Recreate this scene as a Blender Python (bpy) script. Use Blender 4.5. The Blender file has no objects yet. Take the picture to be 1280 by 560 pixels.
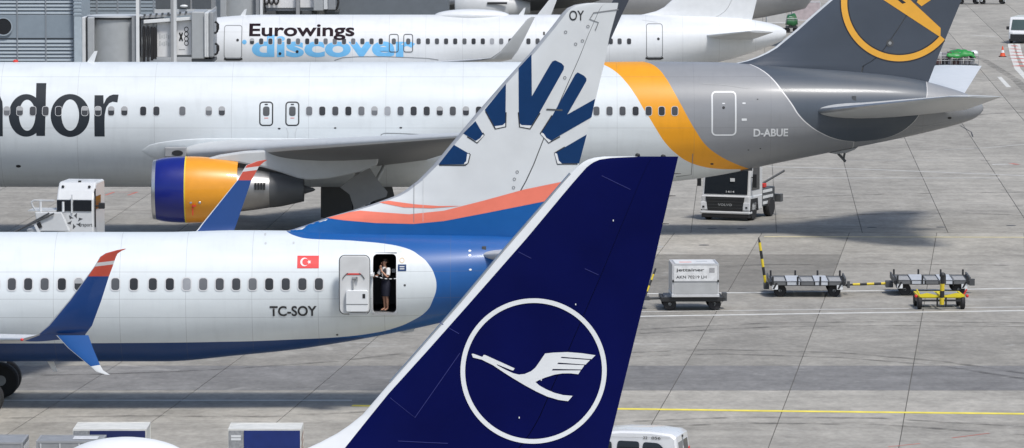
import bpy, bmesh, math, random
import numpy as np
from mathutils import Vector, Matrix
from mathutils.geometry import tessellate_polygon
random.seed(7)
R = math.radians
scene = bpy.context.scene
COL = scene.collection

# ------------------------------------------------------------------ camera, sky, sun, exposure
FPX, HCAM = 6450.0, 18.9                      # focal length in photo pixels, height of the viewing terrace
PITCH = math.atan(534.0 / FPX)
SP, CP = math.sin(PITCH), math.cos(PITCH)
cam_d = bpy.data.cameras.new('camera'); cam = bpy.data.objects.new('camera', cam_d); COL.objects.link(cam)
cam.location = (0, 0, HCAM); cam.rotation_euler = (R(90) - PITCH, 0, 0)
cam_d.sensor_width = 36; cam_d.lens = FPX / 1280 * 36; cam_d.clip_start = 1; cam_d.clip_end = 5000
scene.camera = cam
SUN = Vector((0.26, -0.44, 0.86)).normalized()   # direction towards the sun
world = bpy.data.worlds.new('World'); scene.world = world; world.use_nodes = True
wn = world.node_tree.nodes; wl = world.node_tree.links
bg = wn['Background']; sky = wn.new('ShaderNodeTexSky'); sky.sky_type = 'NISHITA'; sky.sun_disc = False
sky.sun_elevation = math.asin(SUN.z); sky.sun_rotation = math.atan2(SUN.x, SUN.y)
sky.air_density = 1.0; sky.dust_density = 2.2; sky.ozone_density = 0.6; sky.altitude = 100
wl.new(sky.outputs[0], bg.inputs[0]); bg.inputs[1].default_value = 0.125
sun_d = bpy.data.lights.new('sun', 'SUN'); sun_d.energy = 2.8; sun_d.angle = R(10.0); sun_d.color = (1.0, 0.97, 0.925)
sun = bpy.data.objects.new('sun', sun_d); COL.objects.link(sun)
sun.rotation_euler = (-SUN).to_track_quat('-Z', 'Y').to_euler(); sun.location = (60, -30, 120)
scene.view_settings.view_transform = 'Standard'; scene.view_settings.look = 'None'
scene.view_settings.exposure = 0.06; scene.view_settings.gamma = 1.0

# ------------------------------------------------------------------ helpers
def W(px, py, Y):
    """point of the place at depth Y that the photo shows at (px, py)"""
    u = (px - 640) / FPX; v = (py - 280) / FPX
    t = Y / (CP - v * SP)
    return Vector((u * t, Y, HCAM - t * (SP + v * CP)))
def G(px, py, z=0.0):
    u = (px - 640) / FPX; v = (py - 280) / FPX
    t = (HCAM - z) / (SP + v * CP)
    return Vector((u * t, t * (CP - v * SP), z))
def pchip(pts):
    xs = np.array([p[0] for p in pts], float); ys = np.array([p[1] for p in pts], float)
    h = np.diff(xs); d = np.diff(ys) / h; m = np.zeros(len(xs)); m[0] = d[0]; m[-1] = d[-1]
    for i in range(1, len(xs) - 1):
        if d[i-1] * d[i] > 0:
            w1 = 2*h[i] + h[i-1]; w2 = h[i] + 2*h[i-1]
            m[i] = (w1 + w2) / (w1 / d[i-1] + w2 / d[i])
    def f(x):
        x = min(max(x, xs[0]), xs[-1]); i = int(min(max(np.searchsorted(xs, x) - 1, 0), len(h) - 1))
        s = (x - xs[i]) / h[i]
        return float((1+2*s)*(1-s)**2*ys[i] + s*(1-s)**2*h[i]*m[i] + s*s*(3-2*s)*ys[i+1] + s*s*(s-1)*h[i]*m[i+1])
    return f
def lin(pts):
    xs = [p[0] for p in pts]; ys = [p[1] for p in pts]
    return lambda x: float(np.interp(x, xs, ys))

MATS = {}
def nd(nt, typ, **kw):
    n = nt.nodes.new(typ)
    for k, v in kw.items(): setattr(n, k, v)
    return n
def setin(n, i, v):
    n.inputs[i].default_value = v
def math_n(nt, op, a, b=None):
    n = nd(nt, 'ShaderNodeMath', operation=op)
    for i, s in ((0, a), (1, b)):
        if s is None: continue
        if isinstance(s, (int, float)): n.inputs[i].default_value = s
        else: nt.links.new(s, n.inputs[i])
    return n.outputs[0]
def mix_n(nt, fac, a, b, blend='MIX'):
    n = nd(nt, 'ShaderNodeMix', data_type='RGBA', blend_type=blend)
    for i, s in ((0, fac), (6, a), (7, b)):
        if isinstance(s, (int, float)): n.inputs[i].default_value = s
        elif isinstance(s, tuple): n.inputs[i].default_value = (*s[:3], 1)
        else: nt.links.new(s, n.inputs[i])
    return n.outputs[2]
def M(name, col, rough=0.5, metal=0.0, coat=0.0, var=0.08, scale=3.0, obcol=False, spec=0.5, emit=None):
    """plain procedural material: colour with soft mottling and uneven gloss"""
    if name in MATS: return MATS[name]
    m = bpy.data.materials.new(name); m.use_nodes = True; nt = m.node_tree
    b = nt.nodes['Principled BSDF']
    tc = nd(nt, 'ShaderNodeTexCoord'); no = nd(nt, 'ShaderNodeTexNoise'); setin(no, 'Scale', scale); setin(no, 'Detail', 5)
    nt.links.new(tc.outputs['Object'], no.inputs['Vector'])
    ramp = nd(nt, 'ShaderNodeMapRange'); nt.links.new(no.outputs['Fac'], ramp.inputs[0])
    setin(ramp, 1, 0.25); setin(ramp, 2, 0.75); setin(ramp, 3, 1 - var); setin(ramp, 4, 1 + var)
    base = (*col, 1)
    if obcol:
        oi = nd(nt, 'ShaderNodeObjectInfo'); src = oi.outputs['Color']
    else:
        rgb = nd(nt, 'ShaderNodeRGB'); rgb.outputs[0].default_value = base; src = rgb.outputs[0]
    out = mix_n(nt, 1.0, src, ramp.outputs[0], 'MULTIPLY')
    nt.links.new(out, b.inputs['Base Color'])
    rr = nd(nt, 'ShaderNodeMapRange'); nt.links.new(no.outputs['Fac'], rr.inputs[0])
    setin(rr, 3, rough * 0.85); setin(rr, 4, min(1, rough * 1.15)); nt.links.new(rr.outputs[0], b.inputs['Roughness'])
    setin(b, 'Metallic', metal); setin(b, 'Coat Weight', coat); setin(b, 'Coat Roughness', 0.08)
    setin(b, 'Specular IOR Level', spec)
    MATS[name] = m
    return m
def fus_mat(name, base, layers, ox, lines_x=2.54, zlines=(), rough=0.40):
    """aircraft paint: base colour, then colour zones whose edge is a curve x(z) on the skin, faint panel seams"""
    m = bpy.data.materials.new(name); m.use_nodes = True; nt = m.node_tree; b = nt.nodes['Principled BSDF']
    tc = nd(nt, 'ShaderNodeTexCoord'); sx = nd(nt, 'ShaderNodeSeparateXYZ'); nt.links.new(tc.outputs['Object'], sx.inputs[0])
    X, Z = sx.outputs[0], sx.outputs[2]
    rgb = nd(nt, 'ShaderNodeRGB'); rgb.outputs[0].default_value = (*base, 1); c = rgb.outputs[0]
    def edge(pts):                                 # pts (z, x) ascending in z
        pts = sorted((z, x - ox) for z, x in pts)
        z0, z1 = pts[0][0], pts[-1][0]; x0 = min(p[1] for p in pts); x1 = max(p[1] for p in pts)
        f = nd(nt, 'ShaderNodeFloatCurve'); cu = f.mapping.curves[0]
        pp = [((z - z0) / (z1 - z0), (x - x0) / (x1 - x0)) for z, x in pts]
        cu.points[0].location = pp[0]; cu.points[1].location = pp[-1]
        for p in pp[1:-1]: cu.points.new(*p)
        for p in cu.points: p.handle_type = 'AUTO_CLAMPED'
        f.mapping.update()
        mr = nd(nt, 'ShaderNodeMapRange'); nt.links.new(Z, mr.inputs[0]); setin(mr, 1, z0); setin(mr, 2, z1); setin(mr, 3, 0); setin(mr, 4, 1)
        nt.links.new(mr.outputs[0], f.inputs['Value'])
        o = nd(nt, 'ShaderNodeMapRange', clamp=False); nt.links.new(f.outputs[0], o.inputs[0]); setin(o, 1, 0); setin(o, 2, 1); setin(o, 3, x0); setin(o, 4, x1)
        return o.outputs[0]
    for col, left, right in layers:
        fac = None
        if left: fac = math_n(nt, 'GREATER_THAN', X, edge(left))
        if right:
            g = math_n(nt, 'LESS_THAN', X, edge(right)); fac = g if fac is None else math_n(nt, 'MULTIPLY', fac, g)
        c = mix_n(nt, fac, c, col)
    # seams
    s = math_n(nt, 'PINGPONG', X, lines_x / 2); s = math_n(nt, 'LESS_THAN', s, 0.007)
    for z in zlines:
        d = math_n(nt, 'ABSOLUTE', math_n(nt, 'SUBTRACT', Z, z)); s = math_n(nt, 'MAXIMUM', s, math_n(nt, 'LESS_THAN', d, 0.008))
    c = mix_n(nt, math_n(nt, 'MULTIPLY', s, 0.34), c, (0.12, 0.12, 0.13))
    no = nd(nt, 'ShaderNodeTexNoise'); setin(no, 'Scale', 1.1); setin(no, 'Detail', 6)
    mp = nd(nt, 'ShaderNodeMapping'); setin(mp, 'Scale', (0.35, 1, 1.6)); nt.links.new(tc.outputs['Object'], mp.inputs[0]); nt.links.new(mp.outputs[0], no.inputs['Vector'])
    mr = nd(nt, 'ShaderNodeMapRange'); nt.links.new(no.outputs['Fac'], mr.inputs[0]); setin(mr, 1, .3); setin(mr, 2, .7); setin(mr, 3, .93); setin(mr, 4, 1.03)
    c = mix_n(nt, 1.0, c, mr.outputs[0], 'MULTIPLY')
    # rivet rows along the seams and fine run-off streaks
    vo = nd(nt, 'ShaderNodeTexNoise'); setin(vo, 'Scale', 2.2); setin(vo, 'Detail', 7)
    mp2 = nd(nt, 'ShaderNodeMapping'); setin(mp2, 'Scale', (1.6, .5, .35)); nt.links.new(tc.outputs['Object'], mp2.inputs[0]); nt.links.new(mp2.outputs[0], vo.inputs['Vector'])
    mr2 = nd(nt, 'ShaderNodeMapRange'); nt.links.new(vo.outputs['Fac'], mr2.inputs[0]); setin(mr2, 1, .52); setin(mr2, 2, .74); setin(mr2, 3, 1.0); setin(mr2, 4, .95)
    c = mix_n(nt, 1.0, c, mr2.outputs[0], 'MULTIPLY')
    rx = math_n(nt, 'PINGPONG', X, lines_x / 10); rx = math_n(nt, 'LESS_THAN', rx, 0.006)
    c = mix_n(nt, math_n(nt, 'MULTIPLY', rx, 0.03), c, (0.15, 0.15, 0.16))
    nt.links.new(c, b.inputs['Base Color']); setin(b, 'Roughness', rough); setin(b, 'Specular IOR Level', .4); setin(b, 'Coat Weight', 0.12); setin(b, 'Coat Roughness', 0.12)
    bp = nd(nt, 'ShaderNodeBump'); setin(bp, 'Strength', 0.05); setin(bp, 'Distance', 0.02); nt.links.new(no.outputs['Fac'], bp.inputs['Height']); nt.links.new(bp.outputs[0], b.inputs['Normal'])
    return m

def tag(o, label=None, cat=None, group=None, kind=None):
    for k, v in (('label', label), ('category', cat), ('group', group), ('kind', kind)):
        if v: o[k] = v
    return o
def thing(name, label, cat, loc=(0, 0, 0), rotz=0.0, group=None):
    o = bpy.data.objects.new(name, None); COL.objects.link(o); o.location = loc; o.rotation_euler = (0, 0, rotz)
    o.empty_display_size = 0.2
    return tag(o, label, cat, group)
def org(p):
    while p is not None and p.parent is not None: p = p.parent
    return Vector(p.location) if p is not None else Vector((0, 0, 0))
def obj(name, verts, faces, mat, parent=None, smooth=False, world=True, bevel=0.0, mats=None, fmat=None):
    o0 = org(parent) if world else Vector((0, 0, 0))
    me = bpy.data.meshes.new(name)
    me.from_pydata([tuple(Vector(v) - o0) for v in verts], [], faces)
    for mm in (mats or [mat]): me.materials.append(mm)
    if fmat: me.polygons.foreach_set('material_index', fmat)
    if smooth: me.polygons.foreach_set('use_smooth', [True] * len(me.polygons))
    me.update()
    o = bpy.data.objects.new(name, me); COL.objects.link(o)
    if parent is not None: o.parent = parent
    if bevel:
        b = o.modifiers.new('bevel', 'BEVEL'); b.width = bevel; b.segments = 2; b.limit_method = 'ANGLE'; b.angle_limit = R(40)
    return o
class MB:
    """collects solids of one part"""
    def __init__(s): s.v = []; s.f = []
    def add(s, v, f):
        n = len(s.v); s.v += [Vector(p) for p in v]; s.f += [tuple(i + n for i in q) for q in f]; return s
    def box(s, x0, x1, y0, y1, z0, z1):
        return s.add([(x0,y0,z0),(x1,y0,z0),(x1,y1,z0),(x0,y1,z0),(x0,y0,z1),(x1,y0,z1),(x1,y1,z1),(x0,y1,z1)],
                     [(0,3,2,1),(4,5,6,7),(0,1,5,4),(1,2,6,5),(2,3,7,6),(3,0,4,7)])
    def prism(s, poly, y0, y1, axis='y'):
        """poly in xz extruded along y (axis y), or in yz along x (axis x), or xy along z"""
        n = len(poly)
        mk = {'y': lambda a, b, c: (a, c, b), 'x': lambda a, b, c: (c, a, b), 'z': lambda a, b, c: (a, b, c)}[axis]
        v = [mk(a, b, y0) for a, b in poly] + [mk(a, b, y1) for a, b in poly]
        f = [tuple(range(n)), tuple(range(2*n-1, n-1, -1))] + [(i, i+n, (i+1) % n + n, (i+1) % n) for i in range(n)]
        return s.add(v, f)
    def rod(s, p0, p1, r0, r1=None, seg=10):
        p0 = Vector(p0); p1 = Vector(p1); r1 = r0 if r1 is None else r1
        q = (p1 - p0).to_track_quat('Z', 'Y'); v = []
        for p, r in ((p0, r0), (p1, r1)):
            v += [p + q @ Vector((math.cos(2*math.pi*i/seg)*r, math.sin(2*math.pi*i/seg)*r, 0)) for i in range(seg)]
        f = [(i, (i+1) % seg, (i+1) % seg + seg, i + seg) for i in range(seg)] + [tuple(range(seg-1, -1, -1)), tuple(range(seg, 2*seg))]
        return s.add(v, f)
    def tube(s, pts, r, seg=8):
        for a, b in zip(pts[:-1], pts[1:]): s.rod(a, b, r, r, seg)
        return s
    def lathe(s, prof, c, axis='x', seg=40, cap=True):
        """prof (along, radius) spun about an axis through c"""
        v = []; c = Vector(c)
        for a, r in prof:
            for i in range(seg):
                t = 2*math.pi*i/seg; p = (a, math.cos(t)*r, math.sin(t)*r) if axis == 'x' else ((math.cos(t)*r, a, math.sin(t)*r) if axis == 'y' else (math.cos(t)*r, math.sin(t)*r, a))
                v.append(c + Vector(p))
        n = len(prof); f = []
        for k in range(n-1):
            for i in range(seg):
                j = (i+1) % seg; f.append((k*seg+i, k*seg+j, (k+1)*seg+j, (k+1)*seg+i))
        if cap: f += [tuple(range(seg-1, -1, -1)), tuple(range((n-1)*seg, n*seg))]
        return s.add(v, f)
    def ball(s, c, r, seg=16, rings=10):
        prof = [(-math.cos(math.pi*k/rings), max(1e-3, math.sin(math.pi*k/rings))) for k in range(rings+1)]
        n0 = len(s.v); s.lathe(prof, (0,0,0), 'z', seg)
        for i in range(n0, len(s.v)): s.v[i] = Vector(c) + Vector((s.v[i].x*r[0], s.v[i].y*r[1], s.v[i].z*r[2]))
        return s
    def build(s, name, mat, parent=None, smooth=False, bevel=0.0, world=False):
        o = obj(name, s.v, s.f, mat, parent, smooth, world, bevel)
        bm = bmesh.new(); bm.from_mesh(o.data); bmesh.ops.recalc_face_normals(bm, faces=bm.faces); bm.to_mesh(o.data); bm.free()
        if smooth: o.data.set_sharp_from_angle(angle=R(38))
        return o
def copy_tree(o, parent=None):
    c = o.copy(); COL.objects.link(c)
    if parent is not None: c.parent = parent
    for ch in list(o.children): copy_tree(ch, c)
    return c

# flat print laid on a curved skin: loops in (x, z), y from a function
def drape(name, bm, yfun, mat, parent, off=0.006, dz=None, dx=None, world=True):
    if bm.verts:
        zs = [v.co.z for v in bm.verts]; xs = [v.co.x for v in bm.verts]
        if dz:
            z = math.floor(min(zs)/dz)*dz + dz
            while z < max(zs):
                bmesh.ops.bisect_plane(bm, geom=bm.verts[:]+bm.edges[:]+bm.faces[:], plane_co=(0,0,z), plane_no=(0,0,1), dist=1e-5); z += dz
        if dx:
            x = math.floor(min(xs)/dx)*dx + dx
            while x < max(xs):
                bmesh.ops.bisect_plane(bm, geom=bm.verts[:]+bm.edges[:]+bm.faces[:], plane_co=(x,0,0), plane_no=(1,0,0), dist=1e-5); x += dx
    o0 = org(parent) if world else Vector((0,0,0))
    for f in bm.faces:
        f.normal_update()
        if f.normal.y > 0: f.normal_flip()
    for v in bm.verts: v.co.y = yfun(v.co.x, v.co.z) - off; v.co -= o0
    me = bpy.data.meshes.new(name); bm.to_mesh(me); bm.free(); me.materials.append(mat)
    o = bpy.data.objects.new(name, me); COL.objects.link(o)
    if parent is not None: o.parent = parent
    return o
def poly_bm(loops):
    bm = bmesh.new(); L = [[Vector((x, z, 0)) for x, z in lp] for lp in loops]
    flat = [v for lp in L for v in lp]; bv = [bm.verts.new((v.x, 0, v.y)) for v in flat]
    for t in tessellate_polygon(L):
        if len(set(t)) == 3:
            try: bm.faces.new([bv[i] for i in t])
            except ValueError: pass
    return bm
def decal(name, loops, yfun, mat, parent, off=0.006, dz=None, dx=None, world=True):
    return drape(name, poly_bm(loops), yfun, mat, parent, off, dz, dx, world)
def text_bm(body, x0, x1, z0, z1, bold=0.0, shear=0.0, rot=0):
    cu = bpy.data.curves.new('text', 'FONT'); cu.body = body; cu.size = 1; cu.offset = bold; cu.shear = shear; cu.resolution_u = 5
    o = bpy.data.objects.new('text', cu); COL.objects.link(o)
    me = bpy.data.meshes.new_from_object(o.evaluated_get(bpy.context.evaluated_depsgraph_get()))
    bpy.data.objects.remove(o); bm = bmesh.new(); bm.from_mesh(me); bpy.data.meshes.remove(me)
    if rot:
        for v in bm.verts: v.co = Matrix.Rotation(R(rot), 3, 'Z') @ v.co
    bmesh.ops.remove_doubles(bm, verts=bm.verts, dist=1e-4)
    bmesh.ops.triangulate(bm, faces=bm.faces)
    xs = [v.co.x for v in bm.verts]; ys = [v.co.y for v in bm.verts]; a, b, c, d = min(xs), max(xs), min(ys), max(ys)
    for v in bm.verts:
        v.co = Vector((x0 + (v.co.x-a)/(b-a)*(x1-x0), 0, z0 + (v.co.y-c)/(d-c)*(z1-z0)))
    return bm
def rrect(x0, x1, z0, z1, r, n=5):
    p = []
    for cx, cz, a in ((x1-r, z1-r, 0), (x0+r, z1-r, 90), (x0+r, z0+r, 180), (x1-r, z0+r, 270)):
        for k in range(n+1):
            t = R(a + 90*k/n); p.append((cx + r*math.cos(t), cz + r*math.sin(t)))
    return p
def circ(cx, cz, r, n=48, rz=None): return [(cx + r*math.cos(2*math.pi*k/n), cz + (rz or r)*math.sin(2*math.pi*k/n)) for k in range(n)]

def naca(u, t): return 5*t*(0.2969*math.sqrt(max(u,0)) - 0.126*u - 0.3516*u*u + 0.2843*u**3 - 0.1036*u**4)
US = [0, .004, .015, .035, .07, .12, .2, .3, .42, .55, .68, .8, .9, 1.0]
def wing(name, secs, mat, parent, le_mat=None, le_cols=3, us=US, upper=False):
    """secs: (leading edge, trailing edge, thickness direction, thickness ratio)"""
    n = len(us); ring = 2*n - 2; v = []; f = []; fm = []
    for le, te, nrm, t in secs:
        le = Vector(le); te = Vector(te); nrm = Vector(nrm).normalized(); c = (te-le).length
        for i in range(n): v.append(le + (te-le)*us[i] + nrm*naca(us[i], t)*c)
        for i in range(n-2, 0, -1): v.append(le + (te-le)*us[i] - nrm*naca(us[i], t)*c)
    for k in range(len(secs)-1):
        for i in range(ring):
            j = (i+1) % ring; f.append((k*ring+i, k*ring+j, (k+1)*ring+j, (k+1)*ring+i)); fm.append(1 if le_mat and (i < le_cols or i >= ring-le_cols or (upper and i < n-1)) else 0)
    f.append(tuple(range(ring-1,-1,-1))); f.append(tuple(range((len(secs)-1)*ring, len(secs)*ring))); fm += [0, 0]
    o = obj(name, v, f, mat, parent, True, True, mats=[mat] + ([le_mat] if le_mat else []), fmat=fm)
    bm = bmesh.new(); bm.from_mesh(o.data); bmesh.ops.recalc_face_normals(bm, faces=bm.faces); bm.to_mesh(o.data); bm.free()
    o.data.set_sharp_from_angle(angle=R(50))
    return o

class Fus:
    """lofted fuselage: stations (x, top, bottom, half width) about the plane y = Y0"""
    def __init__(s, st, Y0):
        s.st = st; s.Y0 = Y0; s.top = pchip([(a[0], a[1]) for a in st]); s.bot = pchip([(a[0], a[2]) for a in st]); s.hw = pchip([(a[0], a[3]) for a in st])
    def y(s, x, z):
        t, b, w = s.top(x), s.bot(x), s.hw(x); q = (z - (t+b)/2) / ((t-b)/2)
        return s.Y0 - w*math.sqrt(max(0.0, 1-q*q))
    def hit(s, px, py):
        Y = s.Y0 - s.st[len(s.st)//2][3]
        for _ in range(8): p = W(px, py, Y); Y = 0.5*Y + 0.5*s.y(p.x, p.z)
        return W(px, py, Y)
    def xz(s, pts): return [(p.x, p.z) for p in (s.hit(*q) for q in pts)]
    def build(s, name, mat, parent, xs, hole=None, seg=(14, 14, 14), far=40):
        z1, z2 = (hole[2], hole[3]) if hole else (s.st[len(s.st)//2][2]*.6 + s.st[len(s.st)//2][1]*.4, s.st[len(s.st)//2][2]*.3 + s.st[len(s.st)//2][1]*.7)
        v = []; f = []; ring = sum(seg) + far
        for x in xs:
            t, b, w = s.top(x), s.bot(x), s.hw(x); zc, h = (t+b)/2, max(1e-3, (t-b)/2)
            a1 = math.asin(min(.9, max(-.9, (z1-zc)/h))); a2 = math.asin(min(.95, max(-.85, (z2-zc)/h)))
            if a2 < a1 + .05: a2 = a1 + .05
            an = [-math.pi/2 + (a1+math.pi/2)*k/seg[0] for k in range(seg[0])] + [a1 + (a2-a1)*k/seg[1] for k in range(seg[1])] + [a2 + (math.pi/2-a2)*k/seg[2] for k in range(seg[2])]
            an += [math.pi/2 + math.pi*k/far for k in range(far)]
            for a in an: v.append((x, s.Y0 - w*math.cos(a), zc + h*math.sin(a)))
        for k in range(len(xs)-1):
            for i in range(ring):
                if hole and hole[0]-1e-4 <= xs[k] and xs[k+1] <= hole[1]+1e-4 and seg[0] <= i < seg[0]+seg[1]: continue
                j = (i+1) % ring; f.append((k*ring+i, k*ring+j, (k+1)*ring+j, (k+1)*ring+i))
        f.append(tuple(range(ring-1,-1,-1))); f.append(tuple(range((len(xs)-1)*ring, len(xs)*ring)))
        o = obj(name, v, f, mat, parent, True, True)
        bm = bmesh.new(); bm.from_mesh(o.data); bmesh.ops.recalc_face_normals(bm, faces=bm.faces); bm.to_mesh(o.data); bm.free()
        o.data.set_sharp_from_angle(angle=R(40))
        return o
class Fin:
    """upright fin in the plane y = Y0 between two edges given as pixels"""
    def __init__(s, le, te, Y0, t):
        s.Y0 = Y0; s.t = t
        s.le = lin(sorted((W(a, b, Y0).z, W(a, b, Y0).x) for a, b in le)); s.te = lin(sorted((W(a, b, Y0).z, W(a, b, Y0).x) for a, b in te))
        s.zs = sorted(W(a, b, Y0).z for a, b in le)
    def c(s, z): return max(0.05, s.te(z) - s.le(z))
    def y(s, x, z):
        c = s.c(z); u = min(1, max(0, (x - s.le(z))/c)); return s.Y0 - naca(u, s.t)*c
    def build(s, name, mat, parent, z0, z1, ua, ub, n=14, rows=60, side=(True, True)):
        """piece between chord fractions ua(z), ub(z)"""
        zs = sorted(set([z0 + (z1-z0)*k/rows for k in range(rows+1)] + [z for z in s.zs if z0 < z < z1])); v = []; f = []
        m = 2*(n+1)
        for z in zs:
            a, b = ua(z), ub(z); c = s.c(z); us = [a + (b-a)*(k/n)**(2 if a == 0 else 1) for k in range(n+1)]
            for u in us: v.append((s.le(z)+u*c, s.Y0 - naca(u, s.t)*c, z))
            for u in reversed(us): v.append((s.le(z)+u*c, s.Y0 + naca(u, s.t)*c + 1e-4, z))
        for k in range(len(zs)-1):
            for i in range(m):
                j = (i+1) % m; f.append((k*m+i, k*m+j, (k+1)*m+j, (k+1)*m+i))
        f.append(tuple(range(m-1,-1,-1))); f.append(tuple(range((len(zs)-1)*m, len(zs)*m)))
        o = obj(name, v, f, mat, parent, True, True)
        bm = bmesh.new(); bm.from_mesh(o.data); bmesh.ops.remove_doubles(bm, verts=bm.verts, dist=5e-4); bmesh.ops.recalc_face_normals(bm, faces=bm.faces); bm.to_mesh(o.data); bm.free()
        o.data.set_sharp_from_angle(angle=R(40))
        return o
    def xz(s, pts): return [(p.x, p.z) for p in (W(a, b, s.Y0) for a, b in pts)]

# shared materials
WHITE = M('white_paint', (.71, .73, .74), .3, coat=.25, var=.04)
LGREY = M('light_grey_paint', (.52, .54, .55), .4, var=.05)
MGREY = M('mid_grey_paint', (.30, .31, .32), .45, var=.06)
DGREY = M('dark_grey_paint', (.075, .08, .085), .5)
BLACK = M('black_rubber', (.018, .018, .02), .75, var=.15)
METAL = M('bare_metal', (.55, .56, .57), .32, metal=.9)
GLASS = M('dark_glass', (.012, .015, .02), .12, spec=.6, var=.02)
PANE = M('cabin_pane', (.05, .055, .06), .25, obcol=True, var=.1)
FRAME = M('window_frame', (.62, .63, .64), .4, var=.03)
SEAM = M('seam_grey', (.20, .21, .22), .6)  # flat grey for panel seams, door gaps and thin outlines
NAVY = M('navy_ray_paint', (.002, .032, .115), .4, var=.05, spec=.25)
SUNBLUE = M('sun_blue_paint', (.005, .095, .32), .36, var=.05, spec=.3)
CORAL = M('coral_paint', (.82, .20, .13), .4, var=.04)
INK = M('ink_black', (.02, .021, .023), .5)
YELLOW = M('safety_yellow', (.72, .55, .03), .5)
RED = M('signal_red', (.62, .035, .025), .5)

def wheel_set(parent, x, y, r, w=.38, n=2, pitch=.8, strut_top=None, name='wheel', world=True):
    """wheels on one axle along y, each a tyre with a rim"""
    for k in range(n):
        yy = y + (k-(n-1)/2)*pitch
        prof = [(-w/2, r*.55), (-w/2, r*.86), (-w*.36, r*.97), (0, r), (w*.36, r*.97), (w/2, r*.86), (w/2, r*.55)]
        t = MB().lathe(prof, (x, yy, r), 'y', 28).build(name, BLACK, parent, True, world=world)
        MB().lathe([(-w*.52, .02), (-w*.52, r*.28), (-w*.42, r*.36), (-w*.50, r*.54), (w*.50, r*.54), (w*.42, r*.36), (w*.52, r*.2)], (x, yy, r), 'y', 20).build('rim', MGREY, t, True, world=world)
    if strut_top: MB().rod((x, y, r), (x, y, strut_top), .13).rod((x, y-(n-1)/2*pitch, r), (x, y+(n-1)/2*pitch+.01, r), .09).build('gear_strut', LGREY, parent, True, world=world)
def cabin_windows(F, parent, xs_px, py, w, h, ring=.03, light=()):
    """every cabin window is a frame with a pane, all sharing two meshes"""
    p = F.hit(xs_px[0], py); zc = p.z; o0 = org(parent); yf = lambda x, z: F.y(p.x, z)
    a = decal('window', [rrect(-w/2-ring, w/2+ring, zc-h/2-ring, zc+h/2+ring, (w/2+ring)*.75), rrect(-w/2, w/2, zc-h/2, zc+h/2, w*.36)], lambda x, z: yf(0, z) - o0.y, FRAME, None, .014, .08, world=False)
    b = decal('pane', [rrect(-w/2, w/2, zc-h/2, zc+h/2, w*.36)], lambda x, z: yf(0, z) - o0.y, PANE, None, .011, .08, world=False)
    bl = decal('blind', [rrect(-w/2+.008, w/2-.008, zc+h*.06, zc+h/2-.008, w*.12)], lambda x, z: yf(0, z) - o0.y, M('window_blind', (.34, .35, .36), .6), None, .0125, .08, world=False); bl_used = False
    rnd = random.Random(len(xs_px)); first = True
    for i, px in enumerate(xs_px):
        x = F.hit(px, py).x - o0.x
        X0 = x + o0.x; taper = abs(F.hw(X0)-F.hw(p.x)) + abs(F.bot(X0)-F.bot(p.x)) + abs(F.top(X0)-F.top(p.x)) > .004
        g = rnd.choice((.025, .05, .04, .09, .06, .14, .035, .07)) if i not in light else .30
        if taper and not first:                                # the skin narrows here: shaped to its own spot
            fr = decal('window', [rrect(X0-w/2-ring, X0+w/2+ring, zc-h/2-ring, zc+h/2+ring, (w/2+ring)*.75), rrect(X0-w/2, X0+w/2, zc-h/2, zc+h/2, w*.36)], F.y, FRAME, parent, .014, .06, .06)
            pa = decal('pane', [rrect(X0-w/2, X0+w/2, zc-h/2, zc+h/2, w*.36)], F.y, PANE, fr, .011, .06, .06); pa.color = (g, g*1.04, g*1.1, 1)
            continue
        fr, pa = (a, b) if first else (a.copy(), b.copy())
        if not first: COL.objects.link(fr); COL.objects.link(pa)
        first = False
        fr.parent = parent; fr.location = (x, F.y(x + o0.x, zc) - F.y(p.x, zc), 0); pa.parent = fr
        pa.color = (g, g*1.04, g*1.1, 1)
        if rnd.random() < .22 or not bl_used:
            bb = bl if not bl_used else bl.copy()
            if bl_used: COL.objects.link(bb)
            bl_used = True; bb.parent = fr
def door_outline(F, parent, x0, x1, y0, y1, r, lw, mat, name='door', off=.008):
    a = F.xz([(x0, y0), (x1, y1)]); xa, za = a[0]; xb, zb = a[1]
    return decal(name, [rrect(xa, xb, zb, za, r), rrect(xa+lw, xb-lw, zb+lw, za-lw, max(.02, r-lw))], F.y, mat, parent, off, .1)
def text_on(F, name, body, x0, x1, y0, y1, mat, parent, bold=0, shear=0, off=.012, dz=.1):
    pa = F.hit(x0, y0) if isinstance(F, Fus) else W(x0, y0, F.Y0); pb = F.hit(x1, y1) if isinstance(F, Fus) else W(x1, y1, F.Y0)
    return drape(name, text_bm(body, pa.x, pb.x, pb.z, pa.z, bold, shear), F.y, mat, parent, off, dz)
def strip(F, pts, w, name, mat, parent, off=.008, dz=.15):
    """thin line following pixels on a skin"""
    P = F.xz(pts); L = []; Rr = []
    for i, p in enumerate(P):
        a = Vector(P[max(0, i-1)]); b = Vector(P[min(len(P)-1, i+1)]); d = (b-a).normalized(); n = Vector((-d.y, d.x))*w/2
        L.append((p[0]+n.x, p[1]+n.y)); Rr.append((p[0]-n.x, p[1]-n.y))
    return decal(name, [L + Rr[::-1]], F.y, mat, parent, off, dz, dz)
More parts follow.
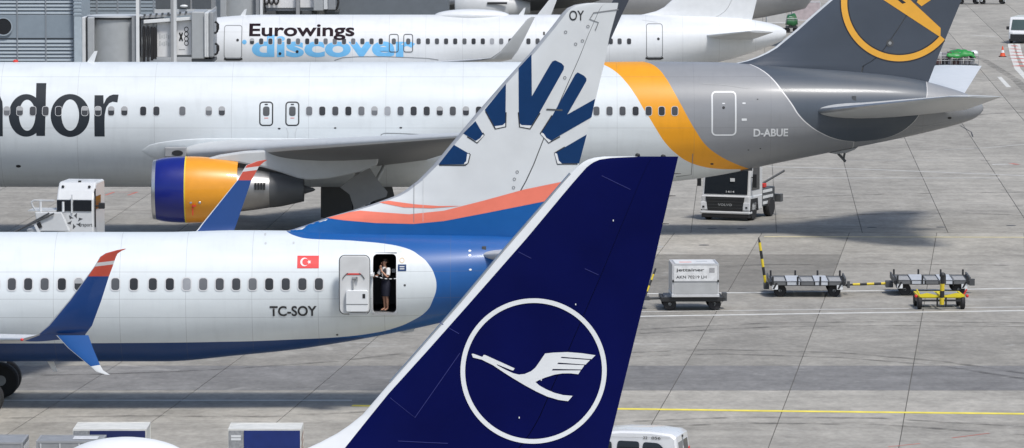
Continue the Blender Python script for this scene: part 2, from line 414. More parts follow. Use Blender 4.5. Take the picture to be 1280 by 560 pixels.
# ------------------------------------------------------------------ the setting: apron of concrete bays
def concrete(name):
    m = bpy.data.materials.new(name); m.use_nodes = True; nt = m.node_tree; b = nt.nodes['Principled BSDF']
    ge = nd(nt, 'ShaderNodeNewGeometry'); oi = nd(nt, 'ShaderNodeObjectInfo')
    def noise(scale, mp, detail=6, lo=.3, hi=.7, a=.8, c=1.1, dist=0.0):
        mm = nd(nt, 'ShaderNodeMapping'); setin(mm, 'Scale', mp); nt.links.new(ge.outputs['Position'], mm.inputs[0])
        n = nd(nt, 'ShaderNodeTexNoise'); setin(n, 'Scale', scale); setin(n, 'Detail', detail); setin(n, 'Roughness', .6); setin(n, 'Distortion', dist); nt.links.new(mm.outputs[0], n.inputs['Vector'])
        r = nd(nt, 'ShaderNodeMapRange'); nt.links.new(n.outputs['Fac'], r.inputs[0]); setin(r, 1, lo); setin(r, 2, hi); setin(r, 3, a); setin(r, 4, c)
        return r.outputs[0]
    c = oi.outputs['Color']
    for s in (noise(.10, (1, .6, 1), 4, .32, .68, .88, 1.10), noise(.33, (1, .7, 1), 8, .3, .7, .85, 1.13), noise(1.25, (1, .6, 1), 8, .3, .7, .82, 1.13),
              noise(1.0, (.12, .9, 1), 5, .35, .7, .90, 1.05, .6), noise(5, (1, .45, 1), 6, .3, .7, .86, 1.12)):
        c = mix_n(nt, 1.0, c, s, 'MULTIPLY')
    # oil and rubber marks, pale scuffs
    c = mix_n(nt, noise(.30, (.8, 1.0, 1), 6, .64, .74, 0, .40), c, (.11, .105, .10))
    c = mix_n(nt, noise(1.1, (.10, 1.0, 1), 3, .66, .76, 0, .32), c, (.12, .118, .115))
    c = mix_n(nt, noise(.8, (.55, .55, 1), 7, .60, .76, 0, .45, 1.6), c, (.50, .49, .46))
    nt.links.new(c, b.inputs['Base Color']); setin(b, 'Roughness', .85)
    bp = nd(nt, 'ShaderNodeBump'); setin(bp, 'Strength', .25); setin(bp, 'Distance', .01)
    n = nd(nt, 'ShaderNodeTexNoise'); setin(n, 'Scale', 40); nt.links.new(ge.outputs['Position'], n.inputs['Vector']); nt.links.new(n.outputs['Fac'], bp.inputs['Height']); nt.links.new(bp.outputs[0], b.inputs['Normal'])
    return m
CONC = concrete('concrete')
g = obj('ground', [(-1500, -300, -.06), (1500, -300, -.06), (1500, 3000, -.06), (-1500, 3000, -.06)], [(0, 1, 2, 3)], CONC, None); g.color = (.30, .29, .265, 1); tag(g, kind='structure')
apron = obj('apron', [(-75, 112, -.025), (75, 112, -.025), (75, 545, -.025), (-75, 545, -.025)], [(0, 1, 2, 3)], M('joint_sealant', (.12, .117, .108), .8), None); tag(apron, kind='structure')
SLAB_GREY = (.352, .335, .298)
def bays(rows, slope, thru, pitch, x0, x1, tone, gap=.03):
    b0 = thru.x - slope*thru.y
    for ri, (ya, yb) in enumerate(rows):
        g2 = gap/2; me = None
        for k in range(int((x0)/pitch)-1, int((x1)/pitch)+2):
            xa = b0 + slope*ya + k*pitch
            if xa < x0 - slope*(yb-ya) or xa > x1: continue
            if me is None:
                d = slope*(yb-ya); mb = MB()
                mb.add([(g2, .012, -.03), (pitch-g2, .012, -.03), (pitch-g2+d, yb-ya-.012, -.03), (g2+d, yb-ya-.012, -.03), (g2, .012, 0), (pitch-g2, .012, 0), (pitch-g2+d, yb-ya-.012, 0), (g2+d, yb-ya-.012, 0)],
                       [(0,3,2,1),(4,5,6,7),(0,1,5,4),(1,2,6,5),(2,3,7,6),(3,0,4,7)])
                o = mb.build('concrete_bay', CONC, apron); me = o.data
            else:
                o = bpy.data.objects.new('concrete_bay', me); COL.objects.link(o); o.parent = apron
            o.location = (xa, ya, random.uniform(-.003, .0)); o.color = (*tone(ri, xa + slope*(yb-ya)/2 + pitch/2, (ya+yb)/2), 1)
rnd = random.Random(3)
def mul(c, k): return tuple(v*k for v in c)
ya = [G(640, p).y for p in (760, 640, 560, 528, 488, 457, 420, 366, 318, 291)]
def tone_a(ri, x, y):
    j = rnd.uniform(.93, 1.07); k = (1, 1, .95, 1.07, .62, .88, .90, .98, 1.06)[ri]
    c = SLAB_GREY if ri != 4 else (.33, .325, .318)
    if ri == 7 and 5 < x < 13: k = .64                              # the dark repair behind the dollies
    if ri == 8 and x < 9: k = 1.12
    return mul(c, k*j)
SA = 627/FPX*CP; pA, pD = G(1013, 420), G(877, 436); pitA = 3.80
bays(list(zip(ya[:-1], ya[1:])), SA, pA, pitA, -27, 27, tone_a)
yb_ = [G(640, p).y for p in (291, 262, 226, 196, 150, 100, 55, 10, -12)]
def tone_b(ri, x, y):
    return mul(SLAB_GREY, rnd.uniform(.94, 1.06)*(.93, 1.0, 1.0, .97, 1.0, .98, 1.02, 1.0)[ri])
bays(list(zip(yb_[:-1], yb_[1:])), 295/FPX*CP, G(970, 280), 3.73, -56, 56, tone_b)

def faded(name, col, amount=.45):
    m = M(name, col, .7, var=.2, scale=2.0)
    return m
def ground_line(name, pts, w, mat, z=.004):
    P = [G(*p) for p in pts]; v = []; f = []
    for i, p in enumerate(P):
        a = P[max(0, i-1)]; b = P[min(len(P)-1, i+1)]; d = (b-a).normalized(); n = Vector((-d.y, d.x, 0))*w/2
        v += [(p.x+n.x, p.y+n.y, z), (p.x-n.x, p.y-n.y, z)]
    for i in range(len(P)-1): f.append((2*i, 2*i+1, 2*i+3, 2*i+2))
    o = obj(name, v, f, mat, None, False); tag(o, kind='structure'); return o
YL = faded('worn_yellow_line', (.80, .68, .09)); WL = faded('worn_white_line', (.62, .62, .59)); FL = faded('faint_white_line', (.47, .465, .44)); RLm = faded('worn_red_line', (.52, .13, .10)); PY = faded('pale_yellow_line', (.60, .54, .34))
ground_line('yellow_taxi_line', [(440, 507), (780, 511.2), (1000, 514.2), (1340, 518)], .42, YL)
ground_line('pale_taxi_line', [(-40, 500.5), (440, 500.5)], .28, WL)
ground_line('white_lane_line', [(600, 398), (800, 395.5), (1050, 391.5), (1340, 387.5)], .36, WL)
ground_line('white_lane_line', [(700, 391), (1340, 383)], .3, FL)
ground_line('white_lane_line', [(700, 368.5), (960, 365.5), (1340, 359.5)], .34, WL)
ground_line('pale_yellow_line', [(955, 295.8), (1340, 296.8)], .42, PY)
ground_line('faint_white_line', [(960, 208.5), (1080, 211.5), (1180, 215.5), (1340, 222)], .42, FL)
ground_line('faint_white_line', [(960, 222.5), (1250, 222.5)], .4, FL)
ground_line('faint_white_line', [(1050, 200.5), (1180, 200)], .2, FL)
ground_line('faint_white_line', [(1180, 187), (1230, 185), (1280, 180.5), (1330, 176)], .2, FL)
ground_line('faint_white_line', [(1215, 44), (1245, 46)], .45, FL)
ground_line('white_stand_line', [(1240, 205.6), (1266, 205.2)], .35, WL)
ground_line('red_stand_mark', [(1265, 205.1), (1271, 204.9)], .8, RLm, .005)
ground_line('red_mark_line', [(1190, 547.5), (1237, 541.5)], .07, RLm)
ground_line('red_mark_line', [(1110, 558.5), (1150, 554.5)], .07, RLm)
ground_line('red_stand_mark', [(132, 244), (143, 240), (170, 240.4)], .12, RLm)
ground_line('red_stand_mark', [(160, 244), (172, 240)], .12, RLm)
ground_line('white_stand_line', [(1249, 96), (1261, 109)], .3, WL)
ground_line('faint_white_line', [(1232, 96.5), (1250, 96.5)], .25, FL)
ground_line('service_road_edge', [(1263, 55), (1267, 72), (1272, 86), (1296, 112)], .42, WL)
ground_line('service_road_edge', [(1272, 55), (1275, 68), (1284, 84), (1305, 100)], .36, WL)
for a, b in (((1264, 57.5), (1272, 57.5)), ((1265, 61.5), (1273, 61.3)), ((1266, 65.5), (1274, 65.3)), ((1267.3, 69.5), (1275.5, 69)), ((1268.7, 73.5), (1278, 73)), ((1270.5, 78), (1281, 77.5)), ((1273, 83), (1284, 82))):
    ground_line('red_road_block', [a, b], 1.3, RLm, .009)
for px, py, lab in ((1090, 284.2, 'small dark cover in the apron above the upright striped bar, in the tail shadow'), (1176, 284, 'small dark cover in the apron straight above the yellow cart'), (1264, 282, 'small dark cover in the apron nearest the right edge'), (880, 306.5, 'small dark cover in the apron just above the silver container'), (890, 285.5, 'small dark cover in the apron directly below the service truck grille'), (927, 286, 'small dark cover in the apron below the right side of the service truck')):
    p = G(px, py); r = MB().lathe([(0, .30), (.02, .28), (.035, .17), (.04, .02)], (0, 0, 0), 'z', 18).build('apron_drain_cover', DGREY, None, True); r.location = p
    r.scale = (.75, .6, .6); tag(r, lab, 'drain cover', 'small covers set in the apron')
# rubber laid down by turning wheels
def rubber():
    m = bpy.data.materials.new('tyre_rubber'); m.use_nodes = True; nt = m.node_tree; b = nt.nodes['Principled BSDF']; setin(b, 'Base Color', (.06, .058, .055, 1)); setin(b, 'Roughness', .9)
    ge = nd(nt, 'ShaderNodeNewGeometry'); n = nd(nt, 'ShaderNodeTexNoise'); setin(n, 'Scale', 1.3); setin(n, 'Detail', 6); nt.links.new(ge.outputs['Position'], n.inputs['Vector'])
    r = nd(nt, 'ShaderNodeMapRange'); nt.links.new(n.outputs['Fac'], r.inputs[0]); setin(r, 1, .38); setin(r, 2, .68); setin(r, 3, 0); setin(r, 4, .42); nt.links.new(r.outputs[0], b.inputs['Alpha']); return m
RUB = rubber()
for pts, w in (([(780, 441), (900, 437), (1050, 441), (1180, 452), (1300, 470)], .32), ([(780, 446), (900, 442.5), (1050, 447), (1180, 458), (1300, 477)], .32), ([(800, 412), (960, 404), (1120, 402), (1300, 404)], .3), ([(800, 417), (960, 409), (1120, 407), (1300, 409)], .3),
               ([(790, 535), (930, 529), (1100, 531), (1300, 545)], .35), ([(790, 527), (930, 521.5), (1100, 523), (1300, 535)], .3), ([(0, 470), (120, 468), (260, 463), (420, 452), (520, 440)], .32), ([(0, 523), (160, 520), (330, 521), (460, 515)], .34),
               ([(860, 335), (960, 331), (1100, 330), (1280, 332)], .35), ([(960, 275), (1080, 268), (1200, 266), (1290, 270)], .45), ([(980, 247), (1100, 243), (1290, 240)], .45), ([(1180, 150), (1230, 143), (1290, 140)], .5), ([(1190, 60), (1230, 75), (1270, 100), (1300, 130)], .6)):
    ground_line('tyre_mark', pts, w, RUB, .011)
# crack of tar on the open concrete right of the tail
ground_line('tar_seam', [(1200, 157), (1214, 165), (1216, 171)], .07, M('tar', (.05, .05, .05), .7))
for a, b, y in ((1205, 1216, 170), (1217, 1225, 185), (1226, 1238, 201), (1237, 1249, 219), (1251, 1264, 237.5), (1266, 1279, 257.5)):
    ground_line('tar_seam', [(a, y), (b, y)], .16, MATS['tar'])
def frange(a, b, n): return [a + (b-a)*k/n for k in range(n+1)]
# ------------------------------------------------------------------ nearest white and blue jet with rays on its fin (open rear door)
Y2 = 159.4
jet2 = thing('passenger_jet', 'white and blue jet with navy ray fin, coral stripe and open rear door', 'airplane', (-16.1, Y2, 0))
zt, zb, hw = 5.45, 1.43, 1.88
st = [(-37.9, 3.0, 2.9, .05), (-37.2, 3.75, 2.2, .7), (-36, 4.5, 1.75, 1.25), (-34, 5.25, 1.48, 1.72), (-31.5, zt, zb, hw), (-10.8, zt, zb, hw)]
for px, pt, pb, w in ((300, 288, 443.5, 1.87), (360, 288.5, 437.5, 1.84), (410, 289, 430.5, 1.80), (470, 290, 420, 1.70), (520, 291, 410, 1.58), (560, 292, 401, 1.45), (620, 294, 385, 1.18), (670, 299, 364, .80), (705, 311, 340, .30), (712, 320, 331, .08)):
    a = W(px, pt, Y2); st.append((a.x, a.z, W(px, pb, Y2).z, w))
F2 = Fus(st, Y2)
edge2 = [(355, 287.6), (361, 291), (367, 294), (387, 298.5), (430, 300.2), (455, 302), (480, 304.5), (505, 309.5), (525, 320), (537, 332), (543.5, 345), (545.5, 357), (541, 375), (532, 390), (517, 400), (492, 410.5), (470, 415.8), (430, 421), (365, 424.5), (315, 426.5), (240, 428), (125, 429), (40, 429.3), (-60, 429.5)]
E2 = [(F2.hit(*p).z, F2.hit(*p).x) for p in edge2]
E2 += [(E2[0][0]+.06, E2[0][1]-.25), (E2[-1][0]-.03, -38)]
mat2 = fus_mat('jet_paint_white_blue', (.68, .73, .75), [((.008, .095, .33), E2, None), ((.005, .042, .165), E2, [(.5, W(455, 440, Y2).x), (F2.hit(440, 420.5).z-.05, W(455, 440, Y2).x), (F2.hit(440, 420.5).z+.05, -40), (6, -41)])], jet2.location.x, 2.03, (F2.hit(200, 340).z, F2.hit(200, 374).z, F2.hit(200, 397).z))  # second zone: underside shade put into the belly blue as a darker navy
da, db = F2.hit(466, 317), F2.hit(496, 391)
hole = (da.x, db.x, db.z, da.z)
xs = sorted(set([-37.9, -37.7, -37.4, -37, -36.5, -36, -35, -34, -33, -32] + frange(-31.5, -11, 24) + frange(-11, da.x, 30) + frange(da.x, db.x, 5) + frange(db.x, st[-1][0], 34)))
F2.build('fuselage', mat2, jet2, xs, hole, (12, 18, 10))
# doorway: rim with rounded corners, dark vestibule, sill
rim = M('door_rim', (.62, .63, .64), .4)
decal('door_frame', [[(hole[0]-.02, hole[2]-.02), (hole[1]+.02, hole[2]-.02), (hole[1]+.02, hole[3]+.02), (hole[0]-.02, hole[3]+.02)], rrect(hole[0]+.012, hole[1]-.012, hole[2]+.012, hole[3]-.012, .13)], F2.y, WHITE, jet2, .006, .06)
x0, x1, z0, z1 = hole; yn = Y2-1.66
MB().box(x0-.2, x1+.1, Y2+.9, Y2+1.0, z0+.02, z0+.95).build('galley_cart', DGREY, jet2, world=True, bevel=.02)
cab = M('cabin_lining_dark', (.035, .036, .042), .7)
MB().add([(x0-.25, Y2-1.2, z0), (x1+.15, Y2-1.2, z0), (x1+.15, Y2+1.2, z0), (x0-.25, Y2+1.2, z0), (x0-.25, Y2-1.2, z1+.05), (x1+.15, Y2-1.2, z1+.05), (x1+.15, Y2+1.2, z1+.05), (x0-.25, Y2+1.2, z1+.05)], [(0,1,2,3), (4,5,6,7), (1,2,6,5), (2,3,7,6), (3,0,4,7)]).build('cabin_vestibule', cab, jet2, world=True)
MB().box(x0-.01, x1+.01, F2.y(x0, z0+.02)-.03, Y2-1.15, z0-.05, z0+.012).build('door_sill', MGREY, jet2, world=True)
for sx in (x0, x1):                                          # side linings between skin and vestibule
    MB().add([(sx, F2.y(sx, z)+.005, z) for z in frange(z0, z1, 12)] + [(sx, Y2-1.15, z) for z in frange(z0, z1, 12)], [(i, i+1, i+14, i+13) for i in range(12)]).build('door_jamb', cab, jet2, world=True)
MB().box(x0, x1, F2.y(x0, z1)+.03, Y2-1.0, z1+.004, z1+.03).build('door_head', cab, jet2, world=True)
MB().box(x1-.16, x1-.04, Y2-1.0, Y2-.9, z1-.62, z1-.50).build('crew_phone', MGREY, jet2, world=True, bevel=.01)
sil = MB(); sil.box(x0+.02, x1-.02, F2.y(x0, z0)-.035, F2.y(x0, z0)-.02, z0-.015, z0+.02); sil.build('sill_plate', METAL, jet2, world=True)
# strap across the doorway
a = Vector((x0+.02, F2.y(x0, W(470, 344, Y2-1.9).z)+.03, W(470, 345, Y2-1.8).z)); b = Vector((x1-.01, a.y, W(496, 349, Y2-1.8).z))
for k in range(10):
    p = a.lerp(b, k/10); q = a.lerp(b, (k+1)/10); sg = -.10
    p.z += sg*math.sin(math.pi*k/10)*.5; q.z += sg*math.sin(math.pi*(k+1)/10)*.5
    MB().rod(p, q, .014, .014, 8).build('strap', WHITE if k % 2 else INK, jet2, world=True)
# the door, swung out and forward, inner side showing
yd = Y2-1.88-.30
dp = lambda px, py: W(px, py, yd)
d0, d1 = dp(424.5, 319.5), dp(462, 392)
dm = M('door_lining', (.60, .61, .61), .5)
lo = [(p[0], p[1]) for p in rrect(d0.x, d1.x, d1.z, d0.z, .16)]
door = MB().prism(lo, yd-.07, yd+.09).build('door', dm, jet2, True, .02, world=True); door['label'] = 'open rear door swung forward, inner lining and slide pack showing'
decal('door_seal', [rrect(d0.x-.025, d1.x+.025, d1.z-.025, d0.z+.025, .18), rrect(d0.x+.004, d1.x-.004, d1.z+.004, d0.z-.004, .16)], lambda x, z: yd-.03, DGREY, door, 0)
p0, p1 = dp(432.5, 362), dp(460.5, 389)
MB().prism(rrect(p0.x, p1.x, p1.z, p0.z, .07), yd-.24, yd-.06).build('slide_pack', WHITE, door, True, .02, world=True)
MB().box(p0.x+.01, p1.x-.01, yd-.246, yd-.24, dp(0, 380).z, dp(0, 379).z).build('slide_pack_seam', SEAM, door, world=True)
MB().box(dp(452.5, 0).x, dp(456, 0).x, yd-.25, yd-.235, dp(0, 372).z, dp(0, 366.5).z).build('gauge', INK, door, world=True, bevel=.005)
MB().box(dp(436, 0).x, dp(458, 0).x, yd-.2, yd-.05, dp(0, 392.5).z, dp(0, 390).z).build('girt_bar', METAL, door, world=True)
MB().box(dp(432, 0).x, dp(450.5, 0).x, yd-.085, yd-.065, dp(0, 343.2).z, dp(0, 341.4).z).build('warning_strap', RED, door, world=True)
MB().box(dp(439.5, 0).x, dp(441.5, 0).x, yd-.13, yd-.06, dp(0, 361).z, dp(0, 347).z).box(dp(439.5, 0).x, dp(446, 0).x, yd-.15, yd-.08, dp(0, 348.4).z, dp(0, 345.6).z).box(dp(444.5, 0).x, dp(446.5, 0).x, yd-.15, yd-.08, dp(0, 351).z, dp(0, 345.6).z).build('handle', MGREY, door, world=True, bevel=.01)
for s in (-1, 1):
    c = dp(442, 354); MB().tube([(c.x + s*.36*math.sin(R(t)), yd-.085, c.z + .36*math.cos(R(t))) for t in (28, 38, 48, 58, 68)], .013, 6).build('handle_track', DGREY, door, world=True)
MB().box(dp(462, 0).x-.02, x0+.06, yd+.02, Y2-1.60, dp(0, 344).z-.04, dp(0, 344).z+.04).build('hinge_arm', WHITE, jet2, world=True, bevel=.01)
# windows, placards, writing
cabin_windows(F2, jet2, [-47, -26.5, -6, 14.8, 35.2, 55.8, 77.3, 98.2, 144.2, 167.3, 191, 212.3, 233.3, 254, 274.6, 295.3, 315.8, 336.5, 357.2, 378, 398.6], 355.2, .25, .36, .035, (12,))
text_on(F2, 'registration', 'TC-SOY', 337, 396, 382.5, 395, INK, jet2, .022)
fl = F2.xz([(371.8, 319.5), (398.5, 335.3)]); decal('flag', [[(fl[0][0], fl[1][1]), (fl[1][0], fl[1][1]), (fl[1][0], fl[0][1]), (fl[0][0], fl[0][1])]], F2.y, M('flag_red', (.68, .02, .025), .4), jet2, .008, .1)
c = F2.xz([(380.5, 327.4)])[0]; out = circ(c[0], c[1], .125, 30); cr = [p for p in out if p[0] < c[0]+.085]
ang = [40 + (320-40)*k/24 for k in range(25)]
cres = [(c[0]+.125*math.cos(R(t)), c[1]+.125*math.sin(R(t))) for t in ang] + [(c[0]+.032+.098*math.cos(R(t)), c[1]+.098*math.sin(R(t))) for t in reversed([52 + (308-52)*k/24 for k in range(25)])]
decal('flag_crescent', [cres], F2.y, WHITE, jet2, .012, .1)
s5 = F2.xz([(386.6, 327.4)])[0]; decal('flag_star', [[(s5[0] + (.068 if k % 2 == 0 else .028)*math.cos(R(180+36*k)), s5[1] + (.068 if k % 2 == 0 else .028)*math.sin(R(180+36*k))) for k in range(10)]], F2.y, WHITE, jet2, .012, .1)
pl = F2.xz([(497.3, 330.5), (507.8, 338.8)]); decal('placard', [[(pl[0][0], pl[1][1]), (pl[1][0], pl[1][1]), (pl[1][0], pl[0][1]), (pl[0][0], pl[0][1])]], F2.y, NAVY, jet2, .008, .1)
for k in (333.3, 336):
    q = F2.xz([(499.5, k-.6), (505.5, k+.6)]); decal('placard_lettering', [[(q[0][0], q[1][1]), (q[1][0], q[1][1]), (q[1][0], q[0][1]), (q[0][0], q[0][1])]], F2.y, LGREY, jet2, .011, .1)
q = F2.xz([(502.5, 325.3)])[0]; decal('round_badge', [circ(*q, .085, 24), circ(*q, .05, 24)], F2.y, M('pale_gold', (.62, .50, .36), .5), jet2, .008, .1)
for px, py in ((506, 356.5), (421.5, 418.5), (331.5, 292.8), (332, 304), (367, 303.5)):
    q = F2.hit(px, py); decal('port', [circ(q.x, q.z, .035, 14)], F2.y, DGREY if py > 310 else LGREY, jet2, .008)
for px, py in ((587.3, 313.3), (587.3, 319), (588, 337)):
    q = F2.hit(px, py); decal('white_marker', [circ(q.x, q.z, .045, 14, .03)], F2.y, WHITE, jet2, .008)
MB().prism([(a.x, a.z) for a in (W(57, 448, Y2), W(66, 448, Y2), W(72, 464.5, Y2), W(66.5, 464.5, Y2))], Y2-.03, Y2+.03).build('drain_mast', WHITE, jet2, world=True, bevel=.01)
MB().prism([(a.x, a.z) for a in (W(496, 413.5, Y2), W(520, 408.5, Y2), W(517, 413.5, Y2), W(506, 415.5, Y2))], Y2-.25, Y2+.25).build('tail_skid', LGREY, jet2, world=True, bevel=.02)
# fin
le2 = [(340, 293), (365, 287), (385, 280.5), (410, 271.5), (440, 263), (460, 257), (480, 250), (495, 244.5), (505, 239), (522, 226), (542, 206), (566, 177), (595, 142), (602, 134), (630, 102), (665, 63.5), (690, 33), (703, 16), (709, 10), (718, 6), (728, 4.2), (736, 3.4)]
te2 = [(773, 3), (771.5, 11), (762, 45), (756, 77), (745, 122), (739, 146), (732, 168), (724, 204), (712, 250), (700, 300)]
N2 = Fin(le2, te2, Y2, .085)
zf0, zf1 = W(400, 300, Y2).z, W(750, 3.6, Y2).z
FINW = M('fin_white', (.64, .665, .675), .38, coat=.15, var=.05, scale=1.2); LEM = M('leading_edge_metal', (.50, .51, .52), .4, metal=.5)
uh = lin([(zf0, .70), (zf1, .66)])
ule = lambda z: min(.2, .13/N2.c(z))
N2.build('fin_leading_edge', LEM, jet2, zf0, zf1, lambda z: 0.0, ule)
N2.build('fin', FINW, jet2, zf0, zf1, ule, lambda z: uh(z)-.004)
rud = N2.build('rudder', FINW, jet2, zf0, zf1, lambda z: uh(z)+.004, lambda z: 1.0)
Fin(le2, te2, Y2, .072).build('hinge_spar', DGREY, jet2, zf0, W(750, 8, Y2).z, lambda z: uh(z)-.02, lambda z: uh(z)+.02, n=3, rows=40)
yf2 = N2.y
def ray(pts, notch):
    decal('ray', [N2.xz(pts)], yf2, NAVY, jet2, .010, .2, .2)
    if notch:
        decal('ray_tip', [N2.xz(notch)], yf2, WHITE, jet2, .014)
ray([(567.5, 180.8), (585.5, 191), (583, 204.6), (548, 205.4)], [(584, 191.5), (587.3, 192.5), (584.5, 203.5), (580, 205), (580.6, 203), (582.8, 201)])
ray([(594.3, 151), (604, 167.5), (596.3, 176.5), (579, 166.5)], [(603, 167.8), (605.2, 168.8), (596.3, 177.6), (594, 176.2), (600.5, 172)])
ray([(632.4, 104.5), (632, 140), (631.5, 157), (619, 159.5), (606, 137)], [(631.5, 153), (631.5, 157.6), (619.7, 160), (618.4, 157.3), (628.5, 156)])
ray([(664.3, 67.5), (664.8, 120), (688, 80), (690.5, 76.5), (694, 75.2), (702, 79), (705, 82.5), (704.6, 86.5), (674, 141), (662, 160), (650, 157), (648.5, 140), (648.2, 85)], [(650, 154), (652, 156), (664.5, 156.5), (662, 160), (650, 157.8)])
ray([(719, 93), (722, 90.3), (730, 94.5), (733, 98), (733, 101), (709, 143), (744, 123.5), (739.5, 146.5), (700, 169), (686, 177.5), (676, 166), (690, 145)], [(677, 165.5), (679.5, 166.5), (683, 172), (689, 175.5), (686, 178), (675.8, 167.2)])
ray([(733.5, 168), (694, 190.8), (697, 204), (724, 204)], [(694, 190.8), (696.4, 192), (698.5, 200.5), (702.5, 204.4), (697, 204.4), (693.2, 192)])
for pts in ([(586, 191), (587.8, 192.6), (585.2, 203), (582, 206), (549, 206)], [(603.5, 165.5), (605.3, 168), (596.5, 178.3), (584, 170.5)], [(632.6, 140), (632.2, 158), (619.2, 160.8), (607, 139)], [(648, 140), (649.5, 158.3), (662.5, 160.8), (675, 141)], [(690, 144), (675.4, 166.5), (685.8, 178.5), (700, 170.5)], [(706, 183.5), (693.2, 191), (696.6, 204.9), (722, 204.9)]):
    strip(N2, pts, .035, 'ray_outline', INK, jet2, .012, .3)
main_top = [(409, 272), (416, 270.2), (438, 264.6), (450, 262.6), (485, 265), (512, 266.8), (555, 262.5), (605, 250), (655, 236.5), (718, 224)]
main_bot = [(711, 245), (680, 251.5), (605, 266), (555, 275.3), (517, 278.8), (470, 277.6), (430, 274.5)]
decal('coral_stripe', [N2.xz(main_top + main_bot)], yf2, CORAL, jet2, .010, .12, .12)
decal('coral_stripe', [N2.xz([(474, 252.6), (486, 250.4), (520, 254.6), (548, 256.6), (577, 256.6), (540, 259.4), (505, 258.4)])], yf2, CORAL, jet2, .010, .12, .12)
decal('blue_fin_root', [N2.xz([(362, 288), (385, 280.7), (409, 272.3), (430, 274.6), (470, 277.8), (517, 279), (555, 275.5), (605, 266.2), (680, 251.7), (711, 245), (703, 286), (698, 300), (362, 300)])], yf2, SUNBLUE, jet2, .009, .12, .12)
text_on(N2, 'fin_code', 'OY', 711.5, 730, 13, 25.5, INK, jet2, .01)
def fline(pts, w=.03, m=SEAM): strip(N2, pts, w, 'panel_seam', m, jet2, .013, .3)
fline([(773, 12), (742, 16), (737, 24), (748, 28), (744, 38)], .035)
fline([(517.5, 230), (517.5, 277)], .018); fline([(529, 222), (529, 276)], .012, LGREY)
for px, py in ((646.5, 214.5), (643, 223.5), (642, 234), (719.5, 55), (735, 33), (707, 40), (728, 51), (706, 97)):
    q = N2.xz([(px, py)])[0]; decal('access_cover', [circ(*q, .05, 16), circ(*q, .032, 16)], yf2, SEAM, jet2, .012)
fline([(683, 136.5), (703, 137.5)], .05, DGREY)
# horizontal stabilisers
for s in (-1, 1):
    z = W(600, 322, Y2-1.2).z
    wing('stabiliser', [((W(592, 322, Y2-1).x, Y2+s*.6, z), (W(592, 322, Y2-1).x+3.9, Y2+s*.6, z), (0, 0, 1), .105), ((W(592, 322, Y2-1).x+4.3, Y2+s*7.1, z+.85), (W(592, 322, Y2-1).x+5.7, Y2+s*7.1, z+.85), (0, 0, 1), .09)], LGREY, jet2)
MB().box(W(602.5, 0, Y2-1.2).x, W(607.5, 0, Y2-1.2).x, F2.y(W(605, 311, Y2-1.1).x, W(605, 311, Y2-1.1).z)-.04, Y2-.5, W(605, 316, Y2-1.2).z, W(605, 309, Y2-1.2).z).build('stabiliser_slot', DGREY, jet2, world=True)
# wings with split tips
def tip_mat(name, zr, zw, dz, ox, slope=-.12):
    m = bpy.data.materials.new(name); m.use_nodes = True; nt = m.node_tree; b = nt.nodes['Principled BSDF']
    tc = nd(nt, 'ShaderNodeTexCoord'); s = nd(nt, 'ShaderNodeSeparateXYZ'); nt.links.new(tc.outputs['Object'], s.inputs[0])
    z = math_n(nt, 'ADD', s.outputs[2], math_n(nt, 'MULTIPLY', math_n(nt, 'SUBTRACT', s.outputs[0], ox), slope))
    c = mix_n(nt, math_n(nt, 'GREATER_THAN', s.outputs[2], zr), (.008, .055, .225), (.58, .085, .05))
    c = mix_n(nt, math_n(nt, 'LESS_THAN', math_n(nt, 'ABSOLUTE', math_n(nt, 'SUBTRACT', z, zw)), dz), c, (.65, .65, .65))
    no = nd(nt, 'ShaderNodeTexNoise'); setin(no, 'Scale', 2.0); nt.links.new(tc.outputs['Object'], no.inputs['Vector'])
    mr = nd(nt, 'ShaderNodeMapRange'); nt.links.new(no.outputs['Fac'], mr.inputs[0]); setin(mr, 3, .92); setin(mr, 4, 1.06)
    c = mix_n(nt, 1.0, c, mr.outputs[0], 'MULTIPLY'); nt.links.new(c, b.inputs['Base Color']); setin(b, 'Roughness', .35); setin(b, 'Coat Weight', .2)
    return m
WT = M('wing_grey', (.62, .63, .64), .4, coat=.1, var=.05)
YT = Y2-17.3
def wsec(px0, px1, py0, py1, Y, n=(0, -1, 0), t=.09): return (W(px0, py0, Y), W(px1, py1, Y), n, t)
o2 = jet2.location.x
tmat = tip_mat('split_tip_paint', W(110, 344.5, YT).z, W(135, 328, YT).z, .05, W(135, 328, YT).x-o2)
wt = W(50, 424, YT+.5)
wl_, wr_ = W(28, 424.5, YT+.5), W(106, 420, YT+.5)
wing('wing', [((wl_.x-10.2, Y2-1.2, 2.15), (wl_.x-3.0, Y2-1.2, 1.95), (0, 0, 1), .13), ((wl_.x-6.0, Y2-6, 2.75), (wl_.x-1.9, Y2-6, 2.7), (0, 0, 1), .12), (wl_, wr_, (0, -.2, 1), .10)], WT, jet2, LEM, 2)
wing('wing', [((wl_.x-10.2, Y2+1.2, 2.15), (wl_.x-3.0, Y2+1.2, 1.95), (0, 0, 1), .13), ((wl_.x-6.0, Y2+6, 2.75), (wl_.x-1.9, Y2+6, 2.7), (0, 0, 1), .12), ((wl_.x, Y2+16.8, wl_.z), (wr_.x, Y2+16.8, wr_.z), (0, .2, 1), .10)], WT, jet2, LEM, 2)
wing('winglet', [(wl_, wr_, (0, -.25, 1), .10), wsec(47, 107, 418.5, 417.5, YT+.25, (0, -.8, .6), .09), wsec(60, 115, 407, 407, YT+.1), wsec(87, 126.5, 375, 376, YT-.05), wsec(110, 136, 344, 346, YT-.2), wsec(118, 140.5, 333, 334, YT-.25), wsec(125, 145, 321, 321, YT-.3), wsec(132, 147, 316.5, 317, YT-.32), wsec(146, 152, 312.6, 313.6, YT-.34), wsec(156, 158, 310.8, 311, YT-.35)], tmat, jet2, LEM, 3)
